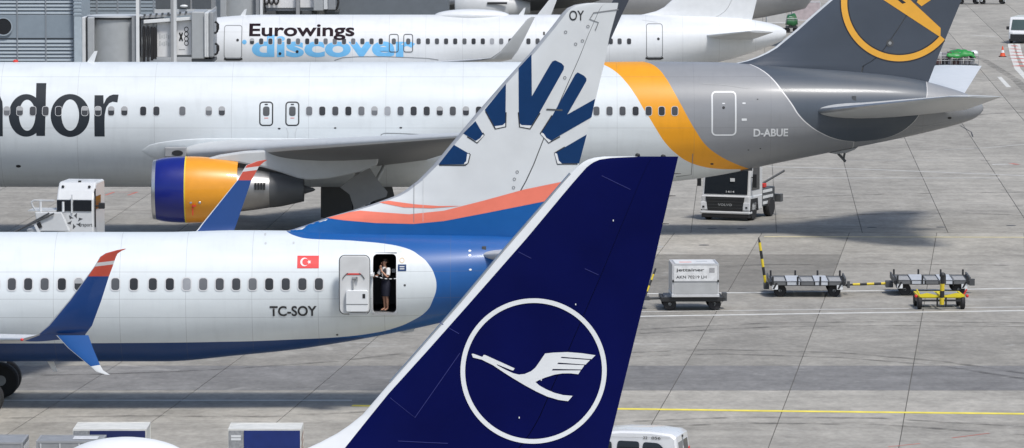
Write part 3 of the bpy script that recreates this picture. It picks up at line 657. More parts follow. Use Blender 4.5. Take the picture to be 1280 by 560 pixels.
smat = fus_mat('strake_paint', (.010, .09, .32), [], o2, 50)
o = wing('winglet_strake', [wsec(70, 110.5, 419, 419, YT+.2), wsec(85, 116.5, 435, 436, YT+.1), wsec(113, 125, 458, 456, YT)], smat, jet2, WHITE, 3)
wing('winglet_strake_tip', [wsec(113, 125, 458, 456, YT), wsec(120, 129, 464.5, 463, YT-.03), wsec(131, 137.5, 468, 468.5, YT-.05)], WHITE, jet2, LEM, 2)
YF = Y2+17.4
fmat_ = tip_mat('far_tip_paint', W(300, 226, YF).z, W(313, 212, YF).z, .06, W(313, 212, YF).x-o2)
fl_, fr_ = Vector((wl_.x, Y2+16.8, wl_.z)), Vector((wr_.x, Y2+16.8, wr_.z))
wing('winglet', [(fl_, fr_, (0, .3, 1), .10), wsec(238, 288, 296, 297, YF-.2, (0, .7, .7)), wsec(247, 293, 287, 287, YF), wsec(253, 296, 279, 279, YF+.05), wsec(297, 314, 225, 226, YF+.25), wsec(304, 320, 212.5, 215, YF+.3), wsec(308, 324, 206.5, 207.5, YF+.32), wsec(321, 330, 201.6, 202.4, YF+.34), wsec(331, 334, 199.8, 200.2, YF+.35)], fmat_, jet2, WHITE, 3)
q = W(28, 424, YT+.2); MB().ball((q.x, q.y-.12, q.z), (.05, .05, .04)).build('position_light', M('red_lamp', (.7, .05, .05), .3), jet2, True, world=True)
# flap track fairing below the near wing, gear
for s in (-1, 1): wheel_set(jet2, W(12, 470, Y2+2.86).x-.22, Y2+s*2.86, .565, .40, 2, .86, 2.2)
wheel_set(jet2, -33.0, Y2, .35, .2, 2, .4, 1.8)
for s in (-1, 1):                                            # engines ahead of the frame
    e = MB().lathe([(0, .80), (.1, .86), (.8, 1.0), (2.0, .98), (3.2, .78), (4.1, .42)], (-26.5, Y2+s*4.9, 1.55), 'x', 30).build('engine', WHITE, jet2, True, world=True)
    MB().box(-25.3, -21.2, Y2+s*4.9-.12, Y2+s*4.9+.12, 2.2, 2.85).build('engine_pylon', WHITE, jet2, world=True)
# ------------------------------------------------------------------ white jet with orange band and dark grey tail
Y3 = 222.8
jet3 = thing('passenger_jet', 'long white jet with orange band, grey tail and blue and orange engine', 'airplane', (-12.0, Y3, 0))
zt, zb, hw = 7.48, 2.07, 2.51
st = [(-34.5, 4.2, 4.0, .05), (-33.8, 5.2, 3.1, .9), (-32.5, 6.1, 2.55, 1.6), (-30, 7.1, 2.2, 2.2), (-27, zt, zb, hw), (3.5, zt, zb, hw)]
for px, pt, pb, w in ((800, 77, 230.5, 2.50), (848, 77.2, 226, 2.46), (895, 77.8, 219.5, 2.38), (932, 79, 212.3, 2.28), (957, 80.2, 206.8, 2.2), (1040, 86, 190, 1.85), (1100, 92, 178, 1.5), (1140, 98, 169.5, 1.25), (1180, 108, 160, .92), (1205, 116, 153, .66), (1218, 122.5, 148, .42), (1226, 129, 142, .18), (1229, 133, 138, .05)):
    a = W(px, pt, Y3); st.append((a.x, a.z, W(px, pb, Y3).z, w))
F3 = Fus(st, Y3); ox3 = jet3.location.x
def ed(pts): return [(F3.hit(*p).z, F3.hit(*p).x) for p in pts]
e_or = ed([(744, 77.5), (756, 81.5), (770, 90), (782, 102), (795, 120), (805, 137), (811, 146), (820, 161), (832, 179), (845, 192), (860, 202), (880, 208.6), (900, 211.2), (926, 211.6)])
e_gr = ed([(806, 77.5), (812, 79), (822, 85), (832, 97), (842, 114), (852, 132), (860, 147), (870, 164), (882, 181), (900, 195), (920, 205), (929, 208.5), (936, 210.8)])
e_wl = ed([(929, 78.4), (937, 80.5), (952, 88), (965, 99), (977, 114), (990, 132), (997, 143), (1010, 156), (1027, 167), (1045, 174), (1067, 177.3)])
e_dk = [(z, x+.06) for z, x in e_wl]
e_dr = ed([(1157.5, 100), (1157.5, 124), (1152, 136), (1147, 146), (1137, 157), (1122, 167), (1100, 174), (1067, 177.4)])
ORANGE = (.80, .34, .012)
mat3 = fus_mat('jet_paint_white_orange_grey', (.665, .71, .73), [(ORANGE, e_or, None), ((.265, .275, .29), e_gr, None), ((.7, .7, .7), e_wl, [(z, x+.02) for z, x in e_dr]), ((.075, .092, .115), e_dk, e_dr)], ox3, 3.3, (F3.hit(300, 96).z, F3.hit(300, 160).z))
xs = sorted(set([-34.5, -34.3, -34, -33.5, -33, -32, -31, -30, -29, -28] + frange(-27, 3.5, 26) + frange(3.5, st[-1][0]-1.2, 50) + frange(st[-1][0]-1.2, st[-1][0], 10)))
F3.build('fuselage', mat3, jet3, xs, None, (18, 18, 18))
# writing
DG = M('lettering_grey', (.026, .032, .040), .5, spec=.15)
HALO = M('lettering_halo', (.84, .85, .86), .35)
def epx(cx, cy, rx, ry, n=56): return [(cx + rx*math.cos(2*math.pi*k/n), cy + ry*math.sin(2*math.pi*k/n)) for k in range(n)]
def letter(loops, off=.005): return decal('lettering', [F3.xz(l) for l in loops], F3.y, DG, jet3, off, .1)
ld = letter([epx(32.8, 144.2, 21.8, 26.6), epx(34.0, 144.0, 10.2, 19.4)])
decal('stem', [F3.xz([(45.5, 103.8), (58, 103.8), (57.2, 137), (56.3, 169.8), (45.6, 169.8), (45, 160), (45, 128)])], F3.y, DG, ld, .007, .1)
letter([epx(87.7, 144.3, 24.4, 26.8), epx(87.8, 143.8, 11.0, 19.6)])
letter([[(118.2, 119), (129.3, 119), (129.6, 130), (133, 123), (137, 119.6), (141.5, 118.1), (148.3, 118.2), (146.8, 128), (141, 127.1), (136.5, 129), (133, 134), (131, 143), (130.7, 152), (130.9, 170.6), (118.2, 170.6)]])
letter([[(-30, 119), (-19, 119), (-18.5, 126), (-13, 119), (-6, 117.7), (0, 120.4), (3, 127), (3.6, 136), (3.6, 170.3), (-8, 170.3), (-8, 135), (-9.5, 128), (-14, 128), (-18.5, 136), (-18.5, 170.3), (-30, 170.3)]])
text_on(F3, 'registration', 'D-ABUE', 942, 985, 161, 170.5, WHITE, jet3, .03)
# windows and doors
wpx = [-23.5, -7, 8.5, 24.8, 41, 57, 73.2, 106, 122.5, 139, 155.5, 179, 195.5, 228, 261, 277.3]
wpx += [386.5 + 16.32*k for k in range(29)]
cabin_windows(F3, jet3, wpx, 138.8, .26, .38, .018, (22, 31))
for a, b in ((324.2, 341.5), (356.8, 374.2)):
    d = door_outline(F3, jet3, a, b, 126.8, 157.5, .16, .055, INK, 'emergency_exit')
    q = F3.hit((a+b)/2, 139); decal('exit_pane', [rrect(q.x-.14, q.x+.14, q.z-.2, q.z+.2, .1)], F3.y, DGREY, d, .012, .1)
    q = F3.hit((a+b)/2, 130.5); decal('exit_handle', [rrect(q.x-.07, q.x+.07, q.z-.025, q.z+.025, .02)], F3.y, INK, d, .012)
    q = F3.hit((a+b)/2, 147.5); decal('exit_lettering', [rrect(q.x-.09, q.x+.09, q.z-.012, q.z+.012, .01)], F3.y, CORAL, d, .012)
d = door_outline(F3, jet3, 889, 920.5, 113.8, 169.6, .2, .065, WHITE, 'door')
q = F3.hit(904.5, 134.5); decal('door_window', [circ(q.x, q.z, .06, 18)], F3.y, INK, d, .01)
q = F3.hit(904.5, 129.3); decal('door_mark', [rrect(q.x-.06, q.x+.06, q.z-.025, q.z+.025, .01)], F3.y, WHITE, d, .01)
for px, py, w, h in ((930, 129, .07, .035), (930.3, 149.5, .11, .05)):
    q = F3.hit(px, py); decal('white_marker', [rrect(q.x-w, q.x+w, q.z-h, q.z+h, .02)], F3.y, WHITE, jet3, .01)
for px, py, r in ((349, 160.8, .05), (419, 160, .045), (501, 159.7, .05), (23, 207.8, .09), (947, 124, .03), (935.5, 187.5, .03), (950.5, 185.7, .03), (890, 205, .06), (1187, 147.5, .075)):
    q = F3.hit(px, py); decal('port', [circ(q.x, q.z, r*1.2, 14, r*.7)], F3.y, INK, jet3, .008, .1)
strip(F3, [(476, 172), (476.5, 168), (481, 166.5), (500, 166.8), (531, 168.5), (535, 170.5)], .03, 'panel_seam', SEAM, jet3)
strip(F3, [(358, 160), (360, 166.5), (359.5, 175)], .02, 'panel_seam', LGREY, jet3); strip(F3, [(371, 160), (369, 166.5), (369, 175)], .02, 'panel_seam', LGREY, jet3)
strip(F3, [(879, 104.8), (905, 106), (937, 110.7)], .025, 'panel_seam', MGREY, jet3)
strip(F3, [(845, 221), (864, 218.5), (866, 192)], .03, 'panel_seam', SEAM, jet3)
strip(F3, [(1140, 168), (1141, 161), (1190, 151.5)], .025, 'panel_seam', MGREY, jet3)
a = W(927, 209.5, Y3-.3); MB().box(a.x-.05, a.x+.45, Y3-.55, Y3-.3, a.z-.12, a.z+.14).build('drain_outlet', DGREY, jet3, world=True)
a = W(1055, 190, Y3); MB().prism([(W(x, y, Y3).x, W(x, y, Y3).z) for x, y in ((1036, 190.5), (1072, 183), (1068, 186.5), (1058, 190.5), (1044, 192))], Y3-.3, Y3+.3).build('skid_fairing', MGREY, jet3, world=True, bevel=.02)
MB().rod(W(1046, 190, Y3), W(1057, 202, Y3), .06).rod(W(1056, 190, Y3), W(1054.5, 198.5, Y3), .05).build('tail_skid', DGREY, jet3, world=True)
# blade aerials
def blade(parent, F, pts, Y):
    P = [W(a, b, Y) for a, b in pts]; return MB().prism([(p.x, p.z) for p in P], Y-.03, Y+.03).build('blade_aerial', WHITE, parent, world=True)
blade(jet3, F3, [(107, 80), (118, 64), (122, 63.5), (117, 80)], Y3)
MB().ball(W(19.5, 77, Y3), (.12, .12, .09)).build('beacon', RED, jet3, True, world=True)
# fin
le3 = [(905, 82), (932, 76), (945, 71.5), (957, 66), (968, 59.5), (977, 52), (995, 37), (1015, 19), (1037, 0), (1130, -84), (1196, -145), (1206, -155), (1222, -160)]
te3 = [(1271, -161), (1202, 0), (1175, 65), (1160, 104), (1150, 130)]
N3 = Fin(le3, te3, Y3, .095)
zf0, zf1 = W(1000, 104, Y3).z, W(1222, -159.5, Y3).z
TG = M('tail_dark_grey', (.058, .072, .095), .4, coat=.05, var=.07, scale=.9)
ule = lambda z: min(.3, .12/N3.c(z))
N3.build('fin_leading_edge', M('leading_edge_white', (.60, .63, .65), .35), jet3, zf0, zf1, lambda z: 0.0, ule, rows=90)
N3.build('fin', TG, jet3, zf0, zf1, ule, lambda z: .655, rows=90)
N3.build('rudder', TG, jet3, zf0, zf1, lambda z: .662, lambda z: 1.0, rows=90)
Fin(le3, te3, Y3, .08).build('hinge_spar', DGREY, jet3, zf0, W(1222, -150, Y3).z, lambda z: .64, lambda z: .68, n=3, rows=40)
c = W(1124.3, 3, Y3); ro, ri = 73.3/28.9, 65.6/28.9
gold = M('emblem_orange', (.80, .40, .045), .4, coat=.1, var=.04)
def arc(r, a0, a1, n=70): return [(c.x + r*math.cos(R(a0+(a1-a0)*k/n)), c.z + r*math.sin(R(a0+(a1-a0)*k/n))) for k in range(n+1)]
decal('emblem_ring', [arc(ro, 64, 321) + arc(ri, 321, 64)], N3.y, gold, jet3, .010, .3, .3)
dk = M('emblem_edge', (.02, .022, .028), .5)
for r in (ro, ri-.05): decal('emblem_ring_edge', [arc(r+.055, 64, 320) + arc(r-.005, 320, 64)], N3.y, dk, jet3, .008, .3, .3)
wg = [(1104.5, 0), (1175.5, 46.5), (1175.7, 35), (1140, 2), (1137, -1), (1120, -18), (1092, -8)]
decal('emblem_wing', [N3.xz(wg)], N3.y, gold, jet3, .012, .3, .3)
decal('emblem_wing', [N3.xz([(1145.5, 2.5), (1151.5, 7.6), (1163, 0), (1172, -8), (1160, -16), (1149, -4)])], N3.y, gold, jet3, .012, .3, .3)
decal('emblem_notch', [N3.xz([(1121, -1), (1127.5, 4.5), (1132, 3.0), (1124, -3)])], N3.y, dk, jet3, .015)
q = N3.xz([(1112, 53.5)])[0]; decal('fin_fitting', [circ(*q, .16, 20)], N3.y, DGREY, jet3, .016); decal('fin_fitting', [circ(*q, .07, 16)], N3.y, METAL, jet3, .02)
# stabilisers
zr = W(1040, 138, Y3-1.6).z; xr = W(1013, 136, Y3-1.9).x; tp = W(1243, 121.6, Y3-9.3); tp.x += .42
for s in (-1, 1):
    dxt = 0 if s < 0 else .75; zt_ = tp.z + (0 if s < 0 else .30)
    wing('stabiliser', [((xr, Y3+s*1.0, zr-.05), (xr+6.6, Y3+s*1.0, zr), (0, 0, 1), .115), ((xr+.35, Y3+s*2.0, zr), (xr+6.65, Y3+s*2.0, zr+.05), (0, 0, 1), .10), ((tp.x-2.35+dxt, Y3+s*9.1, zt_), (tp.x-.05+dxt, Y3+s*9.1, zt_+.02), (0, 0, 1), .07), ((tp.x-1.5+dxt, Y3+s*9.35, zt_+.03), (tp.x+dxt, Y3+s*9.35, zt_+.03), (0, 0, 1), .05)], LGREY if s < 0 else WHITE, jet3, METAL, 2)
MB().box(W(1066, 0, Y3-1.7).x, W(1071, 0, Y3-1.7).x, F3.y(W(1068, 123, Y3-1.6).x, W(1068, 123, Y3-1.6).z)-.03, Y3-1, W(1068, 130, Y3-1.6).z, W(1068, 120, Y3-1.6).z).build('stabiliser_slot', DGREY, jet3, world=True)
# wings
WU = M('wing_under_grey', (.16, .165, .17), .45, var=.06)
xl = W(206, 186, Y3-2.4).x
for s in (-1, 1):
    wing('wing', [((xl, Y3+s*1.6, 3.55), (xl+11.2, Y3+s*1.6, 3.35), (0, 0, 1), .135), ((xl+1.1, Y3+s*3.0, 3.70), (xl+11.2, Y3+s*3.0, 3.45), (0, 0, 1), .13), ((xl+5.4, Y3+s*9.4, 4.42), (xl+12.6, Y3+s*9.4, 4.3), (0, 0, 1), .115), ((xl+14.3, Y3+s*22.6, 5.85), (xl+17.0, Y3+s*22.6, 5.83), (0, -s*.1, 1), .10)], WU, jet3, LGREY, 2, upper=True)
# dark swept tips
tipm = M('winglet_dark', (.05, .058, .075), .4)
b0 = Vector((xl+14.3, Y3-22.6, 5.85)); b1 = Vector((xl+17.0, Y3-22.6, 5.83))
wing('winglet', [(b0, b1, (0, 0, 1), .1), (b0+Vector((.5, -.5, .35)), b1+Vector((.2, -.5, .35)), (0, 1, .3), .08), (b0+Vector((2.2, -.9, 2.6)), b1+Vector((.75, -.9, 2.6)), (0, 1, 0), .07)], tipm, jet3)
c0 = Vector((xl+14.3, Y3+22.6, 5.85)); c1 = Vector((xl+17.0, Y3+22.6, 5.83)); YW = Y3+23.4
wing('winglet', [(c0, c1, (0, 0, 1), .1), (W(712, 84, YW), W(748, 84, YW), (0, 1, .2), .08), (W(755, 20, YW), W(776.5, 20, YW), (0, 1, 0), .07), (W(771, -8, YW), W(790, -8, YW), (0, 1, 0), .06)], tipm, jet3)
# wing root fairing: long bulge on the body side
fa = MB(); 
v = []; f = []
n1, n2 = 40, 14
xa, xb = W(176, 190, Y3-2.5).x, W(600, 190, Y3-2.5).x
zc0 = W(300, 186, Y3-2.6).z
rows = []
for i in range(n1+1):
    u = i/n1; x = xa + (xb-xa)*u; r = math.sqrt(max(0, 1-(1-u/.22)**2)) if u < .22 else (1 if u < .8 else math.cos(math.pi*(u-.8)/.2/2)**.6)
    for k in range(n2+1):
        t = -math.pi/2 + math.pi*k/n2
        z = zc0 - .1 + math.sin(t)*(.55*r+.001) ; y = F3.y(x, z) - .035*r*math.cos(t) + (.03 if k in (0, n2) else 0)
        v.append((x, y, z))
f = [(i*(n2+1)+k, i*(n2+1)+k+1, (i+1)*(n2+1)+k+1, (i+1)*(n2+1)+k) for i in range(n1) for k in range(n2)]
obj('wing_root_fairing', v, f, M('fairing_white', (.655, .70, .72), .4), jet3, True)
q = W(222, 191, Y3-2.84); MB().box(W(205, 0, Y3-2.8).x, W(232, 0, Y3-2.8).x, Y3-2.95, Y3-2.5, W(0, 196, Y3-2.8).z, W(0, 184, Y3-2.8).z).build('landing_light_panel', MGREY, jet3, world=True, bevel=.04)
decal('landing_light', [circ(q.x, q.z, .24, 20, .12)], lambda x, z: Y3-2.97, INK, jet3, .004)
# engine
YE = Y3-7.9; ec = W(235, 237, YE)
E = lambda px: W(px, 237, YE).x - ec.x
S = 29.9
def lathe_px(name, prof, mat, seg=48, cap=True, parent=jet3): return MB().lathe([(E(a), r/S) for a, r in prof], ec, 'x', seg, cap).build(name, mat, parent, True, world=True)
BLUE = M('cowl_blue', (.004, .013, .19), .3, coat=.2, var=.05); ORG = M('cowl_orange', (.78, .32, .012), .34, coat=.4, var=.04)
for s in (-1, 1):
    ec = W(235, 237, YE); ec.y = Y3 + s*7.9
    en = lathe_px('engine', [(233, 41.4), (238, 41.6), (252, 41.2), (270, 39.6), (285, 38), (298, 36), (298, 33.5), (285, 30)], ORG, cap=False)
    lathe_px('front_cowl', [(196, 37.6), (199, 38.6), (205, 39.8), (215, 40.9), (225, 41.4), (233, 41.5)], BLUE, cap=False, parent=en)
    lathe_px('cowl_seam', [(232.2, 41.5), (232.2, 41.75), (233.8, 41.75), (233.8, 41.5)], YELLOW, cap=False, parent=en)
    lathe_px('inlet_lip', [(208, 31.5), (200, 32.5), (194, 34), (191.3, 35.8), (192, 37), (196, 37.7)], METAL, cap=False, parent=en)
    lathe_px('fan', [(212, 31.8), (210, 28), (206, 10), (203, 1)], DGREY, parent=en)
    lathe_px('core_cowl', [(280, 30), (300, 27.5), (318, 25.5), (341, 22)], M('core_metal', (.30, .30, .30), .4, metal=.8), parent=en)
    lathe_px('exhaust_nozzle', [(336, 22.6), (341, 22.4), (352, 21), (366, 18), (380, 14.8), (380, 13), (366, 14)], DGREY, parent=en)
    lathe_px('exhaust_plug', [(360, 9), (375, 7), (392, 2), (394, .5)], DGREY, parent=en)
    vt = MB()
    for k in range(4): vt.box(W(318.5+3.6*k, 0, YE).x, W(321+3.6*k, 0, YE).x, ec.y-.90, ec.y-.74, ec.z+.06, ec.z+.34)
    if s < 0:
        vt.build('vent_louvre', INK, en, world=True)
        MB().box(W(241, 0, YE).x, W(246, 0, YE).x, YE-1.37, YE-1.28, W(0, 255, YE).z, W(0, 253.4, YE).z).box(W(241.5, 0, YE).x, W(242.6, 0, YE).x, YE-1.33, YE-1.22, W(0, 266, YE).z, W(0, 253.4, YE).z).build('warning_mark', RED, en, world=True)
        for qx in (238.5, 249.5): MB().ball(W(qx, 253.2, YE-1.29), (.07, .04, .06)).build('cowl_latch', METAL, en, True, world=True)
    pyl = [(255, 199), (275, 193.5), (305, 189), (345, 186.5), (440, 186), (474, 192), (472, 206), (452, 214), (430, 219), (410, 223), (385, 224.6), (372, 222.5), (356, 217), (345, 213.5), (330, 209), (300, 203.5)]
    MB().prism([(W(a, b, YE).x, W(a, b, YE).z) for a, b in pyl], ec.y-.26, ec.y+.26).build('engine_pylon', LGREY, jet3, False, .08, world=True)
for (xa_, yo, L) in ((xl+10.5, 6.3, 2.3), (xl+13, 12.5, 2.0), (xl+14.6, 17, 1.7)):
    for s in (-1, 1): MB().ball((xa_, Y3+s*yo, 3.55+yo*.105), (L, .22, .30)).build('flap_fairing', LGREY, jet3, True, world=True)
# main gear with four wheel trucks, doors
gx = W(447, 262, Y3-4.65).x
for s in (-1, 1):
    for dx_ in (-.71, .71): wheel_set(jet3, gx+dx_, Y3+s*4.65, .58, .40, 2, 1.14, None)
    MB().rod((gx-.75, Y3+s*4.65, .58), (gx+.75, Y3+s*4.65, .58), .12).rod((gx, Y3+s*4.65, .58), (gx+.1, Y3+s*4.5, 3.7), .2).rod((gx, Y3+s*4.6, 1.2), (gx+1.1, Y3+s*3.4, 3.2), .09).build('gear_strut', LGREY, jet3, True, world=True)
yg = Y3-5.25
MB().prism([(W(a, b, yg).x, W(a, b, yg).z) for a, b in ((425, 234), (440, 222), (462, 209.5), (470, 222), (484.5, 240), (483, 246), (470, 250), (443, 262), (437, 243))], yg-.03, yg+.03).build('gear_door', MGREY, jet3, world=True)
yg = Y3+.6
MB().prism([(W(a, b, yg).x, W(a, b, yg).z) for a, b in ((401, 225), (436, 225), (441, 268), (424, 275), (401, 272))], yg-.04, yg+.04).build('gear_door', DGREY, jet3, world=True)
MB().prism([(W(a, b, yg).x, W(a, b, yg).z) for a, b in ((460, 215), (486, 215), (493, 245), (470, 258))], yg-.04, yg+.04).build('gear_door', DGREY, jet3, world=True)
wheel_set(jet3, -28.5, Y3, .45, .3, 2, .6, 2.6)
# ------------------------------------------------------------------ white jet with light blue lettering behind
Y4 = 300.9
jet4 = thing('passenger_jet', 'all white jet with black and sky blue lettering beside the boarding bridge', 'airplane', (-5.0, Y4, 0))
zt = W(450, 18.3, Y4).z; zb = zt-4.14; hw = 1.975
st = [(-21.6, zb+1.75, zb+1.6, .05), (-21.0, zb+2.45, zb+.9, .7), (-19.8, zb+3.2, zb+.35, 1.3), (-18.0, zt-.32, zb+.08, 1.75), (-16.8, zt-.12, zb, 1.92), (-14.5, zt, zb, hw), (6.3, zt, zb, hw)]
for px, pt, pb, w in ((830, 18.6, 96, 1.92), (880, 20, 82, 1.72), (920, 22.5, 72, 1.45), (945, 25.5, 64, 1.2), (965, 29.5, 56.5, .8), (978, 34.5, 50.5, .4), (982.5, 38, 46, .22)):
    a = W(px, pt, Y4); st.append((a.x, a.z, W(px, pb, Y4).z, w))
F4 = Fus(st, Y4)
mat4 = fus_mat('jet_paint_plain_white', (.69, .715, .73), [], jet4.location.x, 2.13, (F4.hit(500, 40).z,))
xs = sorted(set([-21.6, -21.4, -21.1, -20.7, -20.2] + frange(-19.8, -14.5, 14) + frange(-14.5, 6.3, 18) + frange(6.3, st[-1][0], 34)))
F4.build('fuselage', mat4, jet4, xs, None, (12, 12, 12))
SKYB = M('sky_blue_lettering', (.16, .47, .78), .4); PLUM = M('plum_black_lettering', (.012, .004, .009), .5, spec=.1)
text_on(F4, 'lettering', 'discover', 315, 519, 43.5, 71.5, SKYB, jet4, .035, off=.005)
q = F4.hit(305.5, 52.5); decal('lettering_dot', [circ(q.x, q.z, .13, 20)], F4.y, SKYB, jet4, .012)
text_on(F4, 'lettering', 'Eurowings', 312, 443, 29.3, 50, PLUM, jet4, .022, off=.02)
wpx = [315 + 11.5*k for k in range(15)] + [523.3, 534.8, 546.2, 557.6, 569, 580.6, 592, 603.5, 615, 626.5, 638, 660.5, 672, 683.5, 695, 706, 718, 729, 741, 752.5, 763.5, 774.5, 786.3]
cabin_windows(F4, jet4, wpx, 51.7, .24, .34, .02, (23,))
for px in (492.3, 510.3):
    d = door_outline(F4, jet4, px-6, px+6, 42.3, 65.5, .14, .045, DGREY, 'emergency_exit', .022)
    q = F4.hit(px, 51.7); decal('exit_pane', [rrect(q.x-.12, q.x+.12, q.z-.17, q.z+.17, .1)], F4.y, DGREY, d, .02)
for a, b, y0, y1 in ((280.5, 302.5, 31.2, 73), (807.5, 828.5, 29.2, 72)):
    d = door_outline(F4, jet4, a, b, y0, y1, .16, .04, SEAM, 'door')
    q = F4.hit(b-5.5, (y0+y1)/2-2); decal('door_window', [circ(q.x, q.z, .08, 16)], F4.y, INK, d, .012)
    strip(F4, [(a-.5, y1+.2), (a+3, y1+1.6), (b-3, y1+1.6), (b+.5, y1+.2)], .11, 'door_sill', INK, d, .014, .1)
for px, py in ((371.5, 64.5), (350, 67)):
    q = F4.hit(px, py); decal('port', [circ(q.x, q.z, .085, 14)], F4.y, INK, jet4, .02)
strip(F4, [(418, 75.5), (428, 72.3), (445, 71), (480, 70.8), (535, 73), (548, 75)], .04, 'panel_seam', SEAM, jet4)
strip(F4, [(803, 25), (822, 28)], .03, 'panel_seam', LGREY, jet4)
v = MB().ball((W(590, 18, Y4).x, Y4, zt-.05), (2.2, .8, .38), 24, 12).build('aerial_fairing', WHITE, jet4, True, world=True)
blade(jet4, F4, [(299, 21.5), (305.5, 12), (308.5, 11), (306.5, 21)], Y4)
blade(jet4, F4, [(647, 20), (655, 10), (657, 9.5), (654.5, 20)], Y4)
q = W(680, 39.5, Y4-2); decal('port', [[(W(678.5, 38, Y4).x, W(678.5, 42, Y4).z), (W(681, 38, Y4).x, W(681, 42, Y4).z), (W(681, 38, Y4).x, W(681, 38, Y4).z), (W(678.5, 38, Y4).x, W(678.5, 38, Y4).z)]], F4.y, INK, jet4, .02)
N4 = Fin([(770, 24), (795, 19.5), (805, 17.7), (820, 14), (830, 9), (840, 0), (945, -122), (955, -128), (965, -130)], [(984, -131), (946, 0), (940, 24.5), (935, 45)], Y4, .09)
z0, z1 = W(900, 27, Y4).z, W(970, -129.5, Y4).z
N4.build('fin', WHITE, jet4, z0, z1, lambda z: 0.0, lambda z: .70)
N4.build('rudder', WHITE, jet4, z0, z1, lambda z: .705, lambda z: 1.0)
zr = W(900, 47.5, Y4-1.3).z
for s in (-1, 1):
    a, b = W(874, 46, Y4-1.5), W(940, 50.5, Y4-1.5); t0, t1 = W(937, 39, Y4-6.2), W(967, 40.3, Y4-6.2)
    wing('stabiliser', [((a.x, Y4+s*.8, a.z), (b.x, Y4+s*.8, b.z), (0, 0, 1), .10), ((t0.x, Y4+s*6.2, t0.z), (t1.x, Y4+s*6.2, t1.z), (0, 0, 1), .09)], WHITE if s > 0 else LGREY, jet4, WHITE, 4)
YS = Y4-16.8
w0, w1 = W(602, 75, YS), W(640, 74.5, YS)
for s in (-1, 1):
    wing('wing', [((w0.x-9.3, Y4+s*1.6, 2.9), (w0.x-2.6, Y4+s*1.6, 2.75), (0, 0, 1), .13), ((w0.x, Y4+s*16.4, w0.z), (w1.x, Y4+s*16.4, w1.z), (0, 0, 1), .10)], WT, jet4, MGREY, 3)
wing('winglet', [((w0.x, Y4-16.4, w0.z), (w1.x, Y4-16.4, w1.z), (0, 0, 1), .10), (W(613, 73, YS), W(640, 73, YS), (0, 1, .7), .09), (W(626, 64, YS-.2), W(647, 64, YS-.2), (0, 1, 0), .08), (W(640, 47, YS-.4), W(656, 47, YS-.4), (0, 1, 0), .08), (W(659, 24, YS-.6), W(667.5, 24, YS-.6), (0, 1, 0), .08), (W(664, 21, YS-.6), W(669, 21, YS-.6), (0, 1, 0), .08)], LGREY, jet4, DGREY, 2)
YS = Y4+17
wing('winglet', [((w0.x, Y4+16.4, w0.z), (w1.x, Y4+16.4, w1.z), (0, 0, 1), .10), (W(655, 42, YS), W(679, 42, YS), (0, 1, .2), .08), (W(672, 18, YS), W(689, 18, YS), (0, 1, 0), .08), (W(687, -1, YS), W(696.5, -1, YS), (0, 1, 0), .08), (W(691, -7, YS), W(699, -7, YS), (0, 1, 0), .08)], WHITE, jet4)
for s in (-1, 1): wheel_set(jet4, -4.2, Y4+s*3.8, .58, .4, 2, .9, 3.0)
wheel_set(jet4, -16.6, Y4, .38, .22, 2, .5, 2.6)
for s in (-1, 1): MB().lathe([(0, .9), (.1, 1.0), (.9, 1.12), (2.2, 1.05), (3.4, .8), (4.4, .4)], (-10.6, Y4+s*5.75, 2.0), 'x', 30).build('engine', WHITE, jet4, True, world=True); MB().box(-9.2, -4.6, Y4+s*5.75-.12, Y4+s*5.75+.12, 2.7, 3.6).build('engine_pylon', WHITE, jet4, world=True)

# ------------------------------------------------------------------ grey bellied wide jet beyond, only its underside shows along the top of the photo
Y5 = 393.0
jet5 = thing('passenger_jet', 'grey bellied wide jet farthest back, cut off by the photo top edge', 'airplane', (0, Y5, 0))
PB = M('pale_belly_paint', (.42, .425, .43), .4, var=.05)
za = W(600, 31, Y5).z
st = [(-38, za+2.7, za+2.5, .05), (-36.5, za+4.2, za+1.2, 1.5), (-33, za+5.3, za+.2, 2.5), (-29, za+5.64, za, 2.82), (8, za+5.64, za, 2.82)]
for px, pb, w in ((860, 30, 2.7), (900, 27, 2.5), (942, 23.5, 2.2), (980, 16.5, 1.8), (1005, 11.0, 1.4), (1016, 5, 1.0), (1019, -6, .6)):
    st.append((W(px, pb, Y5).x, za+5.6-.03*(px-860)/16, W(px, pb, Y5).z, w))
F5 = Fus(st, Y5)
xs = sorted(set([-38, -37.7, -37.2] + frange(-36.5, -29, 10) + frange(-29, 8, 12) + frange(8, st[-1][0], 20)))
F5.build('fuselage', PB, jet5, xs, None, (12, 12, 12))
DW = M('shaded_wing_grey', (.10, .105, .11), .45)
x5 = W(545, 8, Y5-3).x
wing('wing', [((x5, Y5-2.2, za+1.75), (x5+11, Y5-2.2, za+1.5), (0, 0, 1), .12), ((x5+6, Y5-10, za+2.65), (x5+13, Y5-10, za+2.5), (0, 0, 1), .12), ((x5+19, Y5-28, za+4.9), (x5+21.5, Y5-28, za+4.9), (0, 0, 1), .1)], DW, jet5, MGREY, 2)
wing('wing', [((x5, Y5+2.2, za+1.75), (x5+11, Y5+2.2, za+1.5), (0, 0, 1), .12), ((x5+6, Y5+10, za+2.65), (x5+13, Y5+10, za+2.5), (0, 0, 1), .12), ((x5+19, Y5+28, za+4.9), (x5+21.5, Y5+28, za+4.9), (0, 0, 1), .1)], DW, jet5)
